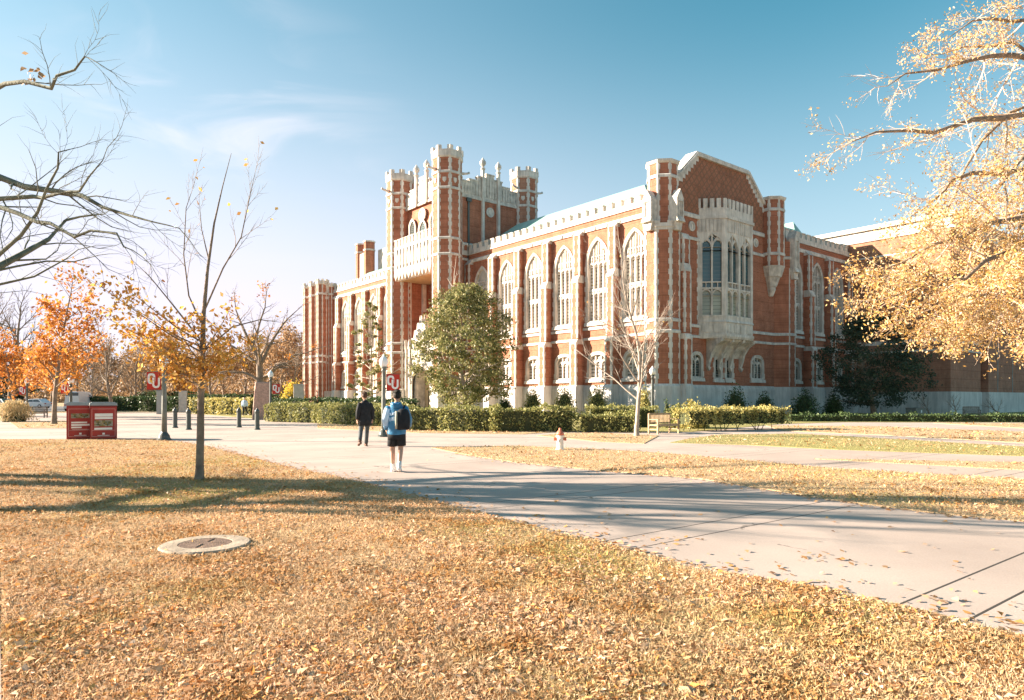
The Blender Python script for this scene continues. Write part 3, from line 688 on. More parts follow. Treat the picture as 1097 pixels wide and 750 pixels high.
for k, (a, b) in enumerate(zip(BAYP[:-1], BAYP[1:])):
    pl, L = bplane(a, b); fr = MB(); nl = (2, 4, 2)[k]; pn = MB(); ps = MB()
    for i in range(nl + 1):
        x = .16 + (L - .32) * i / nl; wd = .16 if i in (0, nl) else (.14 if (k == 1 and i == 2) else .075)
        fr.pbox(pl, max(0, x - wd), min(L, x + wd), 8.6, 15.9, -.4, 0.0 if wd > .1 else -.08)
    fr.pbox(pl, 0, L, 11.0, 11.14, -.4, -.06); fr.pbox(pl, 0, L, 11.55, 11.65, -.4, -.07); fr.pbox(pl, 0, L, 8.6, 8.75, -.4, .02)
    lw = (L - .32) / nl
    for i in range(nl):
        c = .16 + lw * (i + .5)
        fr.ring(pl, arch(c, lw, 10.45, 10.47, 11.05), arch(c, lw * .8, 10.44, 10.45, 10.9), -.38, -.1)
        fr.ring(pl, arch(c, lw, 14.6, 14.62, 15.5), arch(c, lw * .8, 14.59, 14.6, 15.2), -.38, -.1)
        fr.pbox(pl, c - .03, c + .03, 11.14, 11.55, -.38, -.1)
        for q in range(3): fr.pbox(pl, c - lw * .33 + q * lw * .33 - .03, c - lw * .33 + q * lw * .33 + .03, 15.9, 16.95, 0, .05)
        fr.pbox(pl, c - lw * .36, c + lw * .36, 7.3, 7.95, 0, .045)
    fr.pbox(pl, 0, L, 15.45, 15.9, -.4, .0) if k == 9 else None
    n = 1 if k != 1 else 2                                # big traceried arch over each pair
    for i in range(n):
        c = L / n * (i + .5); ww = L / n - .3
        fr.ring(pl, [(c - ww / 2 - .06, 14.3), (c + ww / 2 + .06, 14.3), (c + ww / 2 + .06, 15.95), (c + ww / 2 + .06, 15.95)] + [(c - ww / 2 - .06, 15.95)] * 0 + [(c, 15.95), (c - ww / 2 - .06, 15.95)],
                [(c - ww / 2, 14.3), (c + ww / 2, 14.3), (c + ww / 2, 14.7), (c + ww * .3, 15.35), (c, 15.75), (c - ww / 2, 14.7)], -.3, -.03)
        for e in (-.28, .28): fr.tube([MB().P(pl, c + e * ww, 15.1, -.2), MB().P(pl, c, 15.7, -.2)], .035, 5)
    fr.build('mullion', 'stone', BAY)
    pn.pface(pl, [(.05, 11.1), (L - .05, 11.1), (L - .05, 15.9), (.05, 15.9)], -.3); pn.build('pane', 'glass', BAY, fix=False)
    ps.pface(pl, [(.05, 8.7), (L - .05, 8.7), (L - .05, 11.1), (.05, 11.1)], -.3); ps.build('pane', 'shade', BAY, fix=False)
    m = MB(); a = 0; zb, zt = 17.95, 18.75
    mer = .36; gap = (L - mer * round(L / .62)) / (round(L / .62))
    for i in range(round(L / .62) + 1):
        x0 = i * (mer + gap) - mer / 2; m.pbox(pl, max(-.02, x0), min(L + .02, x0 + mer), zb, zt, -.26, .01)
    m.build('crenel', 'stone', BAY)
s = MB()                                                  # corbel ribs sweeping in to the wall
for x in (6.9, 8.55, 10.2, 11.85):
    pr = [(0.02, 4.2), (-.16, 4.35), (-.34, 4.9), (-.5, 5.5), (-.95, 6.15), (-1.5, 6.5), (-1.55, 6.78), (0.02, 6.78)]
    c0, c1 = x - .14, x + .14; n = len(pr)
    s.add([(c0, y, z) for y, z in pr] + [(c1, y, z) for y, z in pr], [tuple(range(n)), tuple(range(n, 2 * n))[::-1]] + [(i, (i + 1) % n, n + (i + 1) % n, n + i) for i in range(n)])
    s.pprism(SOUTH, [(x - .24, 4.35), (x, 4.0), (x + .24, 4.35)], -.02, .25)
for x0, x1 in ((7.04, 8.41), (8.69, 10.06), (10.34, 11.71)):   # fan panels between the ribs
    pr = [(0.0, 5.2), (-.22, 5.6), (-.7, 6.25), (-1.3, 6.6), (-1.4, 6.78), (0.0, 6.78)]; n = len(pr)
    s.add([(x0, y, z) for y, z in pr] + [(x1, y, z) for y, z in pr], [tuple(range(n)), tuple(range(n, 2 * n))[::-1]] + [(i, (i + 1) % n, n + (i + 1) % n, n + i) for i in range(n)])
s.build('corbel', 'stone2', BAY)
# corner turrets of the gable
turret((1.3, .5), 1.4, 2.77, 15.9, (7.95, 7.02, 15.3), .5, name='turret')
g = MB(); g.prism(oct_pts((1.3, .5), 1.52), 0, 2.6); g.prism(oct_pts((1.3, .5), 1.52), 2.6, 2.8, oct_pts((1.3, .5), 1.4)); g.build('plinth', 'grey_stone', LIB)
turret((1.35, .45), 1.16, 15.5, 21.1, (19.6,), .35, flat=True)
def aedicule(pl, a, z0=13.7, z1=17.5, w=.75, d=.5):
    m = MB(); m.pbox(pl, a - w / 2, a + w / 2, z0, z1 - .6, -.4, d - .1)
    m.pprism(pl, [(a - w / 2 - .06, z1 - .75), (a + w / 2 + .06, z1 - .75), (a + w / 2 + .06, z1 - .5), (a, z1 + .25), (a - w / 2 - .06, z1 - .5)], -.4, d)
    for e in (-1, 1): m.pbox(pl, a + e * w / 2 - .07, a + e * w / 2 + .07, z0, z1 - .6, -.3, d)
    m.pwedge(pl, a - w / 2 - .1, a + w / 2 + .1, z0 - .1, z0 + .35, -.3, d + .15, d - .05)
    m.pprism(pl, [(a - w / 2 + .1, z0 - .75), (a + w / 2 - .1, z0 - .75), (a + w / 2 + .05, z0 - .1), (a - w / 2 - .05, z0 - .1)], -.3, d - .12)
    m.pbox(pl, a - w * .3, a - w * .22, z0 + .4, z1 - .8, d - .12, d - .02); m.pbox(pl, a + w * .22, a + w * .3, z0 + .4, z1 - .8, d - .12, d - .02)
    return m.build('aedicule', 'stone2', LIB)
CT1 = oct_planes((1.3, .5), 1.4)
aedicule(((-.1, 0), (0, 1), (-1, 0)), .5, 15.9, 18.2); aedicule(((0, -.9), (1, 0), (0, -1)), 1.3, 15.9, 18.2)
b = buttress(((0, -.85), (1, 0), (0, -1)), 2.0, 2.85, 14.6, s=.55)
turret((17.0, -.1), 1.12, 14.2, 20.9, (19.5, 15.3), .35, flat=True)
c = MB(); c.prism(oct_pts((17.0, -.1), .2), 11.4, 12.0, oct_pts((17.0, -.1), .42)); c.prism(oct_pts((17.0, -.1), .42), 12.0, 12.3); c.prism(oct_pts((17.0, -.1), .5), 12.3, 13.2, oct_pts((17.0, -.1), .8)); c.prism(oct_pts((17.0, -.1), .9), 13.2, 14.2, oct_pts((17.0, -.1), 1.2)); c.build('corbel', 'stone2', LIB)
pier = MB(); pts = [(17.75, 0), (18.75, -1.0), (19.95, -1.0), (19.95, .1), (17.75, .1)]; pier.prism(pts, 2.7, 16.8); P0 = pier.build('pier', 'brick', LIB)
q = MB(); PP = ((18.75, -1.0), (1, 0), (0, -1)); quoins(q, PP, -.01, 2.8, 14.2, 1, 0, (.13, .20)); quoins(q, PP, 1.21, 2.8, 14.2, -1, 0, (.13, .20))
PC, LC = bplane((17.75, 0), (18.75, -1.0))
for z, hh, p in ((15.35, .3, .12), (7.95, .28, .13), (7.02, .24, .12)): string(q, PP, -.03, 1.2, z, hh, p); string(q, PC, 0, LC, z, hh, p)
q.build('quoins', 'stone', P0)
aedicule(PP, .6, 13.9, 17.6)
pts2 = [(17.6, .0), (18.7, -1.13), (20.05, -1.13), (20.05, .1), (17.6, .1)]
g = MB(); g.prism(pts2, 0, 2.72); g.build('plinth', 'grey_stone', LIB)
# east wing
h = []; EB = [(21.75), (26.15), (30.55)]
for c in EB:
    h.append(big_window(SOUTH, c, 2.1, 8.55, 13.75, 15.55, pane='blind'))
    h.append(big_window(SOUTH, c, 1.7, 3.5, 4.75, 5.4, pane='darkglass', deep=.3))
w = MB(); w.holed(SOUTH, [(18.6, 2.6), (33.4, 2.6), (33.4, 17.5), (18.6, 17.5)], h, 0); w.build('wall', 'brick', LIB, fix=False)
t = MB()
for z, hh, p in ((16.85, .42, .14), (7.95, .28, .13), (7.02, .24, .12)): string(t, SOUTH, 19.9, 33.4, z, hh, p)
t.build('string_course', 'stone', LIB)
g = MB(); g.pbox(SOUTH, 19.9, 33.4, 0, 2.5, -.3, .12); g.pwedge(SOUTH, 19.9, 33.4, 2.5, 2.77, -.3, .12, 0)
g.build('plinth', 'grey_stone', LIB)
for c in (22.9, 27.3): buttress(SOUTH, c + .55, c + 1.35)
buttress(SOUTH, 32.3, 33.1)
cren(SOUTH, 19.9, 33.4, 17.45, 18.45)
# roofs
def frus(m, x0, x1, y0, y1, z0, z1, i, j=None):
    j = i if j is None else j
    m.prism([(x0, y0), (x1, y0), (x1, y1), (x0, y1)], z0, z1, [(x0 + i, y0 + j), (x1 - i, y0 + j), (x1 - i, y1 - j), (x0 + i, y1 - j)])
r = MB(); frus(r, .55, 33.2, 1.1, 26.0, 17.7, 20.75, 3.5); frus(r, .55, 20, 38, 60.8, 17.7, 20.4, 3.4)
r.prism([(26.6, 2.6), (28.6, 2.6), (28.6, 6), (26.6, 6)], 19.4, 21.0, [(27.6, 3.4), (27.65, 3.4), (27.65, 6), (27.6, 6)])
r.build('roof', 'copper', LIB)
r = MB(); r.box(.6, 33, 26, 60, 2.7, 17.9); r.box(33.0, 33.3, 0.2, 26, 2.7, 17.5); r.box(.6, 33, 26, 60, 17.9, 17.95); r.build('wall', 'brick', LIB)
# behind the north wing: stair block with chimney stacks and a roundel
rb = MB(); rb.box(6.0, 14, 50.0, 58.2, 17.8, 24.2); RB = rb.build('stair_block', 'stone', LIB)
for cu in (58.9, 61.6):
    k = MB(); k.prism(oct_pts((4.9, cu), .75), 17.8, 25.4); ck = k.build('chimney', 'brick', LIB); k = MB(); k.prism(oct_pts((4.9, cu), .85), 24.0, 24.25); k.prism(oct_pts((4.9, cu), .85), 25.3, 25.5); k.build('chimney_cap', 'stone', ck)
k = MB(); k.box(4.4, 5.6, 58.9, 61.6, 17.8, 23.8); k.build('chimney', 'stone', LIB)
roundel(((6.0, 0), (0, 1), (-1, 0)), 55.8, 22.3, .9)

# --- the entrance tower
TS, TN, TW, TE = 26.5, 36.6, -2.5, 8.4
TSP = ((0, TS - .4), (1, 0), (0, -1)); TWP = ((TW, 0), (0, 1), (-1, 0))
b = MB(); b.box(TW + .2, TE, TS - .4, TN + .4, 15.5, 24.0); b.box(TW + .2, TE, TS - .4, TS + 1.4, 2.7, 15.5); b.box(TW + .2, TE, TN - 1.4, TN + .4, 2.7, 15.5); b.box(2.0, TE, TS + 1.4, TN - 1.4, 2.7, 15.5)
TB = b.build('tower_wall', 'brick', LIB)
g = MB(); g.box(TW - .0, TE, TS - .55, TS + 1.5, 0, 2.72); g.box(TW, TE, TN - 1.5, TN + .55, 0, 2.72); g.build('plinth', 'grey_stone', LIB)
GA = [0.0]
for c, gg in (((TW, TS), (25.95, (math.pi, -.35))), ((TW, TN), (25.95, (math.pi,))), ((TE, TS), (25.95, (-.2, math.pi * 1.1))), ((TE, TN), None)):
    o = turret(c, 1.5, 2.77, 28.55, (25.75, 24.05, 18.7, 17.0, 8.1, 7.0), 1.15, (24.9,), gargoyle=gg)
    g = MB(); g.prism(oct_pts(c, 1.62), 0, 2.62); g.prism(oct_pts(c, 1.62), 2.62, 2.8, oct_pts(c, 1.5)); g.build('base_course', 'grey_stone', o)
# south parapet: pierced stone stepping up to two finials
def gparapet(pl, a0, a1, z0):
    m = MB(); n = 7; L = a1 - a0; hts = [1.7, 2.0, 2.5, 3.0, 2.5, 2.0, 1.7]
    for i in range(n):
        x0 = a0 + L * i / n; x1 = a0 + L * (i + 1) / n
        m.pbox(pl, x0, x1, z0, z0 + hts[i] - .14, -.4, .06); m.pbox(pl, x0 - .05, x1 + .05, z0 + hts[i] - .14, z0 + hts[i], -.45, .14)
        for q in range(3):
            xx = x0 + (x1 - x0) * (q + .5) / 3; m.pprism(pl, [(xx - .13, z0 + .3), (xx + .13, z0 + .3), (xx + .13, z0 + hts[i] - .6), (xx, z0 + hts[i] - .3), (xx - .13, z0 + hts[i] - .6)], .04, .13)
    m.pbox(pl, a0, a1, z0 - .2, z0 + .06, -.02, .16)
    o = m.build('parapet', 'stone2', LIB)
    for i in (3, 4):
        x = (a0 + a1) / 2 + (i - 3.5) * 2.2; f = MB(); f.pbox(pl, x - .16, x + .16, 15.6 if pl is TSP else z0 - .2, z0 + 3.2, -.02, .3); O = f.P(pl, x, 0, .15)
        f.lathe([(.2, z0 + 3.2), (.3, z0 + 3.4), (.13, z0 + 3.6), (.34, z0 + 3.9), (.36, z0 + 4.15), (.2, z0 + 4.4), (.02, z0 + 4.65)], (O[0], O[1]), 10); f.build('finial', 'stone', o)
    return o
gparapet(TSP, TW + 1.5, TE - 1.4, 23.9)
gparapet(TWP, TS + 1.4, TN - 1.4, 23.9)
roundel(TSP, 3.0, 22.6, .55); roundel(TWP, 31.55, 22.6, .75)
dp = MB(); dp.pbox(TSP, -.1, .12, 15.6, 23.6, 0, .12); dp.pbox(TSP, -.3, .32, 23.3, 23.7, 0, .25); dp.build('downpipe', 'metal', LIB)
t = MB()
for z in (18.75, 17.05): string(t, TSP, TW + 1.3, .6, z, .28, .12)
quoins(t, ((TW + .2, 0), (0, 1), (-1, 0)), TN - 1.4, 8, 15.4, -1, 0, (.2, .35))
t.build('string_course', 'stone', LIB)
cren(TSP, TW + 1.3, .3, 17.45, 18.45)
for c in (29.3, 31.55, 33.8): big_window(TWP, c, 1.1, 20.1, 22.0 - .6, 22.3, pane='darkglass', lights=2, deep=.1) if c != 31.55 else big_window(TWP, c, 1.3, 17.9, 20.8, 21.8, pane='darkglass', lights=2, deep=.1)
# machicolated balcony between the front turrets
BP = ((TW - 1.35, 0), (0, 1), (-1, 0)); m = MB()
m.pbox(BP, TS + 1.0, TN - 1.0, 16.6, 18.9, -.5, 0)
n = 11; L = (TN - TS - 2) / n
for i in range(n):
    x = TS + 1 + L * i; m.pprism(BP, [(x + .02, 16.7), (x + .1, 15.9), (x + L / 2, 15.3), (x + L - .1, 15.9), (x + L - .02, 16.7)], -.45, .06)
    m.pprism(BP, [(x + .15, 17.0), (x + L - .15, 17.0), (x + L - .15, 18.2), (x + L / 2, 18.6), (x + .15, 18.2)], -.02, .09)
    m.pbox(BP, x, x + .1, 16.6, 18.9, -.02, .13); m.pbox(BP, x + .18, x + L - .1, 18.9, 20.0, -.45, .02); m.pbox(BP, x + .12, x + L - .04, 20.0, 20.12, -.5, .08)
m.pbox(BP, TS + 1, TN - 1, 18.9, 19.25, -.45, .06); m.build('balcony', 'stone2', LIB)
s = MB(); s.box(TW - .9, 2.0, TS + 1.3, TN - 1.3, 15.35, 15.6); s.build('soffit', 'soffit', LIB)
# recessed porch
s = MB(); s.box(1.9, 2.0, TS + 1.4, TN - 1.4, 0, 15.4); s.build('porch_wall', 'soffit', LIB)
pw = MB()
for u0_, z in ((TN - 1.4, 0),):
    PS = ((0, u0_), (1, 0), (0, -1)); quoins(pw, PS, TW + .3, 2.8, 15.3, 1, .0, (.22, .4)); quoins(pw, PS, -.4, 2.8, 15.3, 1, 0, (.22, .4)); pw.pbox(PS, -.4, .1, 12.0, 15.3, 0, .3)
pw.build('quoins', 'stone', LIB)
PO = ((TW + .15, 0), (0, 1), (-1, 0)); m = MB(); cu = 31.55
hole = arch(cu, 3.9, 0, 3.2, 5.3); outl = [(cu - 3.6, 0), (cu - 3.6, 6.8), (cu - 2.9, 6.8), (cu - 2.9, 7.6), (cu - 2.2, 7.6), (cu - 2.2, 8.6), (cu - 1.5, 8.6), (cu - 1.5, 9.5), (cu - .8, 9.5), (cu - .8, 10.3), (cu - .3, 10.3), (cu, 11.1), (cu + .3, 10.3), (cu + .8, 10.3), (cu + .8, 9.5), (cu + 1.5, 9.5), (cu + 1.5, 8.6), (cu + 2.2, 8.6), (cu + 2.2, 7.6), (cu + 2.9, 7.6), (cu + 2.9, 6.8), (cu + 3.6, 6.8), (cu + 3.6, 0)]
hole2 = arch(cu, 3.9, .02, 3.2, 5.3)
outl[0] = (cu - 3.6, 0.0); m.holed(PO, outl, [hole2], .3); m.holed(PO, outl, [hole2], -.3)
n = len(outl); m.add([m.P(PO, a, z, .3) for a, z in outl] + [m.P(PO, a, z, -.3) for a, z in outl], [(i, (i + 1) % n, n + (i + 1) % n, n + i) for i in range(n)])
m.ring(PO, arch(cu, 4.6, .02, 3.2, 5.75), hole2, .28, .45); m.ring(PO, hole2, arch(cu, 3.4, .02, 3.2, 4.95), -1.2, .05)
for e in (-3.3, -2.4, 2.4, 3.3): m.pbox(PO, cu + e - .16, cu + e + .16, 0, 7.4, .28, .55); m.pprism(PO, [(cu + e - .2, 7.4), (cu + e + .2, 7.4), (cu + e, 8.5)], .25, .6)
for (a, z) in ((-3.2, 6.9), (-2.5, 7.7), (-1.8, 8.7), (-1.1, 9.6), (-.5, 10.4), (.5, 10.4), (1.1, 9.6), (1.8, 8.7), (2.5, 7.7), (3.2, 6.9)): m.pprism(PO, [(cu + a - .14, z - .1), (cu + a + .14, z - .1), (cu + a, z + .75)], -.2, .2)
for i in range(9): m.pprism(PO, [(cu - 2.0 + i * .5 - .18, 6.2), (cu - 2.0 + i * .5 + .18, 6.2), (cu - 2.0 + i * .5 + .18, 7.2), (cu - 2.0 + i * .5, 7.5), (cu - 2.0 + i * .5 - .18, 7.2)], .28, .38)
m.build('portal', 'stone2', LIB)
d = MB(); d.box(-1.1, -1.0, cu - 1.75, cu + 1.75, 0, 5.1); d.build('porch_screen', 'soffit', LIB)
d = MB(); d.box(-1.16, -1.1, cu - .95, cu - .02, .05, 2.5); d.box(-1.16, -1.1, cu + .02, cu + .95, .05, 2.5); d.build('door', 'door', LIB)
st = MB(); st.box(TW - 1.6, TW, TS + 1.5, TN - 1.5, 0, .15); st.box(TW - 1.2, TW, TS + 1.5, TN - 1.5, .15, .3); st.build('steps', 'grey_stone', LIB)

# ------------------------------------------------------------------ the annex
AN = thing('brick_annex', 'plain pinkish brown brick annex with a pale parapet at the right', 'building', (XA, YA, 0), TH)
b = MB(); b.box(33.45, 42.2, -10, 30, 2.3, 18.75); b.box(42.2, 43.3, -9.5, 30, 2.3, 18.75); b.box(43.3, 80, -10.4, 30, 2.3, 18.75); b.build('wall', 'annex', AN)
b = MB(); b.box(33.35, 42.3, -10.1, 30, 0, 2.3); b.box(42.3, 43.2, -9.6, 30, 0, 2.3); b.box(43.2, 80, -10.5, 30, 0, 2.3); b.build('plinth', 'grey_stone', AN)
b = MB()
for z, h_ in ((7.75, .42), (6.65, .2), (17.0, .16)): b.box(33.38, 42.28, -10.08, 29, z - h_, z)
b.build('string_course', 'stone', AN)
b = MB(); b.box(33.42, 80, -10.4 + .3, 30, 18.9, 19.9); b.box(33.1, 80.3, -10.5, 30, 19.9, 20.35); b.box(33.3, 80.1, -10.45, 30, 18.7, 18.95); b.build('parapet', 'stone', AN)
b = MB()
for x in (46.3, 51.5, 57): b.box(x, x + .16, -10.43, -10.3, 2.3, 17.5)
b.build('expansion_joint', 'slate', AN)

# ------------------------------------------------------------------ trees
def grow(rng, T, LF, p, d, L, r, lvl, S):
    """recursive branch; T tubes, LF leaf anchor list"""
    nseg = S['seg'][min(lvl, len(S['seg']) - 1)]; pts = [p.copy()]; rad = [r]; q = p.copy(); dd = d.copy()
    tip = r * (.35 if lvl < S['max'] else .25)
    for i in range(nseg):
        dd = dd + Vector((rng.gauss(0, 1), rng.gauss(0, 1), rng.gauss(0, 1))) * S['wig'] + Vector((0, 0, S['up'][min(lvl, len(S['up']) - 1)]))
        dd.normalize(); q = q + dd * (L / nseg); pts.append(q.copy()); rad.append(r + (tip - r) * (i + 1) / nseg)
    T.tube(pts, rad, S['k'][min(lvl, len(S['k']) - 1)], cap=False)
    if lvl >= S['max']:
        for i in range(1, len(pts)): LF.append((pts[i], lvl))
        return
    sprout(rng, T, LF, pts, rad, L, lvl, S)
def sprout(rng, T, LF, pts, rad, L, lvl, S, f0=None, n=None):
    n = n or S['kids'][min(lvl, len(S['kids']) - 1)]; f0 = S['f0'] if f0 is None else f0; az = rng.random() * 6.28
    for i in range(n):
        f = f0 + (1 - f0) * (i + rng.random() * .8) / n; f = min(f, .995); x = f * (len(pts) - 1); j = int(x); t = x - j
        p = pts[j].lerp(pts[j + 1], t); r0 = rad[j] + (rad[j + 1] - rad[j]) * t; d0 = (pts[j + 1] - pts[j]).normalized()
        az += 2.4 + rng.gauss(0, .4); a = R(S['ang'][min(lvl, len(S['ang']) - 1)] * (1 - .25 * f) + rng.gauss(0, 8))
        u = d0.orthogonal().normalized(); w = d0.cross(u); side = u * math.cos(az) + w * math.sin(az)
        nd = d0 * math.cos(a) + side * math.sin(a)
        ln = L * S['ratio'][min(lvl, len(S['ratio']) - 1)] * (1.15 - .55 * f) * (.75 + .5 * rng.random())
        grow(rng, T, LF, p, nd, ln, max(S['minr'], r0 * S.get('rf', .62)), lvl + 1, S)
    # leader continues as one more child at the tip
    if lvl + 1 <= S['max']:
        d0 = (pts[-1] - pts[-2]).normalized(); grow(rng, T, LF, pts[-1], d0, L * .35, max(S['minr'], rad[-1]), lvl + 1, S)
BASE = dict(seg=[7, 5, 4, 3, 2], wig=.12, up=[.03, .05, .04, .02], k=[9, 6, 4, 3, 3], kids=[9, 6, 5, 4], ang=[55, 50, 45, 40], ratio=[.5, .5, .5, .5], f0=.25, max=3, minr=.005)
def crown_pts(rng, LF, n, spread, cond=None):
    out = []
    if cond: LF = [l for l in LF if cond(l[0])]
    if not LF: return out
    for _ in range(n):
        p = rng.choice(LF)[0]; out.append((p.x + rng.gauss(0, spread), p.y + rng.gauss(0, spread), p.z + rng.gauss(0, spread)))
    return out
def tree(name, label, base, h, r, seed, S=None, bark='bark', leafn=0, leafs=.12, leafm=None, spread=.12, cond=None, group=None, lean=(0, 0), cat='tree', rz=0, trunk_frac=.75, aspect=.55):
    rng = random.Random(seed); s = dict(BASE); s.update(S or {}); T = MB(); LF = []
    grow(rng, T, LF, Vector((0, 0, -.05)), Vector((lean[0], lean[1], 1)).normalized(), h * trunk_frac, r, 0, s)
    T.tube([(0, 0, -.05), (0, 0, .12), (lean[0] * .3, lean[1] * .3, .5)], [r * 1.5, r * 1.15, r * .98], 9, cap=False)
    o = thing(name, label, cat, base, rz, group)
    T.build('trunk', bark, o, smooth=True, fix=False)
    if leafn:
        P = crown_pts(rng, LF, leafn, spread, cond)
        if P: np_mesh('crown', leaves(P, leafs, aspect, 0, .4), leafm, o)
    return o
MT['gold'] = leaf_mat('golden_leaves', [(.64, .28, .05), (.76, .42, .09), (.70, .32, .06), (.70, .44, .10), (.78, .50, .17), (.52, .20, .05)], .5)
MT['orange'] = leaf_mat('orange_leaves', [(.46, .15, .03), (.62, .26, .05), (.52, .20, .05), (.64, .34, .08)], .4)
MT['straw'] = leaf_mat('straw_leaves', [(.56, .34, .13), (.66, .44, .20), (.58, .29, .08), (.50, .36, .10), (.72, .55, .36), (.66, .47, .26)], .3)
MT['magnolia'] = leaf_mat('evergreen_leaves', [(.07, .09, .03), (.19, .20, .07), (.30, .29, .11), (.44, .38, .19), (.14, .15, .05)], .3, .4)
MT['cedar'] = leaf_mat('dark_evergreen', [(.030, .050, .034), (.05, .075, .045), (.07, .095, .055)], .15, .7)
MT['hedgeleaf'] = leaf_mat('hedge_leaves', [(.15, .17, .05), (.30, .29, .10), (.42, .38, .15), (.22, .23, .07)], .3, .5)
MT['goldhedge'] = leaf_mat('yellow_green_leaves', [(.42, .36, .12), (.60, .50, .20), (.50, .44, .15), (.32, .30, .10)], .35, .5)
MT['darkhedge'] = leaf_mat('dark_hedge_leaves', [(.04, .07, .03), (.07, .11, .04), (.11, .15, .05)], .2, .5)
MT['brownleaf'] = leaf_mat('brown_leaves', [(.33, .21, .12), (.44, .30, .18), (.38, .25, .14), (.42, .24, .11)], .3)  # saturation lowered to paint haze into the far trees, no haze volume
MT['yellowbush'] = leaf_mat('yellow_bush_leaves', [(.60, .45, .06), (.70, .50, .08), (.52, .42, .07)], .35)
MT['pampas'] = leaf_mat('pampas_blades', [(.55, .40, .20), (.68, .52, .30), (.40, .32, .15)], .3)
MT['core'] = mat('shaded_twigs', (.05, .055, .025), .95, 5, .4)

# young tree in the foreground: bare spire with gold leaves on its lower left branches
def young_tree():
    rng = random.Random(5); T = MB(); LF = []
    S = dict(BASE); S.update(kids=[5, 4, 4], ang=[38, 36, 34], ratio=[.4, .45, .5], rf=.55, up=[.05, .05, .03], wig=.08, max=3, minr=.0035, k=[6, 4, 3, 3])
    main = [Vector(p) for p in ((0, 0, -.03), (.02, 0, .8), (.03, 0, 1.6), (.06, 0, 2.4), (.07, .02, 3.2), (.16, 0, 4.1), (.28, .02, 5.0), (.45, 0, 5.7), (.62, 0, 6.35))]
    rad = [.080, .070, .063, .055, .042, .028, .018, .010, .004]
    T.tube([(0, 0, -.05), (0, 0, .06), (.01, 0, .3)], [.12, .092, .076], 9, cap=False); T.tube(main, rad, 9, cap=False)
    def limb(pts, r, n=6, f0=.3, lv=1):
        pts = [Vector(p) for p in pts]; rd = [r * (1 - .8 * i / (len(pts) - 1)) for i in range(len(pts))]; T.tube(pts, rd, 6, cap=False)
        L = sum((b - a).length for a, b in zip(pts[:-1], pts[1:])); sprout(rng, T, LF, pts, rd, L * .55, lv, S, f0, n)
    limb([(.07, 0, 3.0), (-.25, .1, 3.6), (-.35, .1, 4.4), (-.28, .05, 5.3), (-.1, 0, 5.75)], .020, 9, .3)          # left leader
    limb([(.12, 0, 3.35), (.5, -.1, 4.1), (.85, -.1, 4.7), (1.0, -.1, 5.4), (1.12, -.1, 5.95)], .020, 9, .3)       # right leader
    limb([(.05, 0, 2.7), (-.5, 0, 3.4), (-.95, 0, 3.95), (-1.35, .1, 4.3)], .02, 4)
    limb([(.18, 0, 4.3), (0, .1, 4.9), (-.05, .1, 5.5)], .014, 4)
    limb([(.07, 0, 2.5), (.6, .1, 3.0), (1.1, .2, 3.15), (1.5, .2, 3.1)], .02, 4)
    low = []
    for ex, ez, z in ((-1.60, 3.72, 2.5), (-1.25, 3.35, 2.6), (-1.72, 3.15, 2.3), (-1.35, 2.75, 2.1), (-.95, 3.55, 2.7), (-.95, 2.35, 2.0), (-.5, 3.0, 2.3), (-.55, 2.1, 1.9), (.45, 2.8, 2.2), (.6, 2.25, 1.95),
                      (1.05, 2.55, 2.2), (.8, 3.15, 2.5), (-1.5, 2.45, 2.0), (.2, 2.2, 1.9), (-.2, 2.5, 2.1), (-1.1, 2.9, 2.3), (.5, 2.45, 2.0), (-.7, 2.7, 2.1), (.0, 3.1, 2.5)):
        ey = rng.uniform(-.75, .75); e = Vector((ex, ey, ez)); a0 = Vector((.04, 0, z)); d = e - a0; ln = d.length
        pts = [a0, a0.lerp(e, .35) + Vector((0, 0, -.06)), a0.lerp(e, .7) + Vector((0, 0, -.03)), e]
        rd = [.017, .012, .008, .004]; T.tube(pts, rd, 5, cap=False); k0 = len(LF); sprout(rng, T, LF, pts, rd, ln * .42 + .15, 2, S, .25, 6); low += LF[k0:]
    o = thing('young_oak_tree', 'slender young tree in the foreground lawn, golden leaves low down and a bare top', 'tree', G(213.5, 515.5))
    T.build('trunk', 'bark', o, smooth=True, fix=False)
    P = crown_pts(rng, low, 1900, .11) + crown_pts(rng, [l for l in LF if l[0].z > 3.2], 26, .03)
    np_mesh('crown', leaves(P, .105, .5, 0, .4), 'gold', o)
young_tree()

# bare pale tree by the bench
tree('bare_pale_tree', 'leafless pale barked tree beside the wooden bench', G(682, 467.5), 7.9, .098, 22,
     dict(kids=[20, 8, 5], ang=[46, 40, 38], ratio=[.47, .42, .42], up=[.0, .05, .04], f0=.24, wig=.08, minr=.0055, max=3, k=[9, 6, 4, 3], rf=.5), 'palebark', 60, .09, 'straw', .03, trunk_frac=.78)
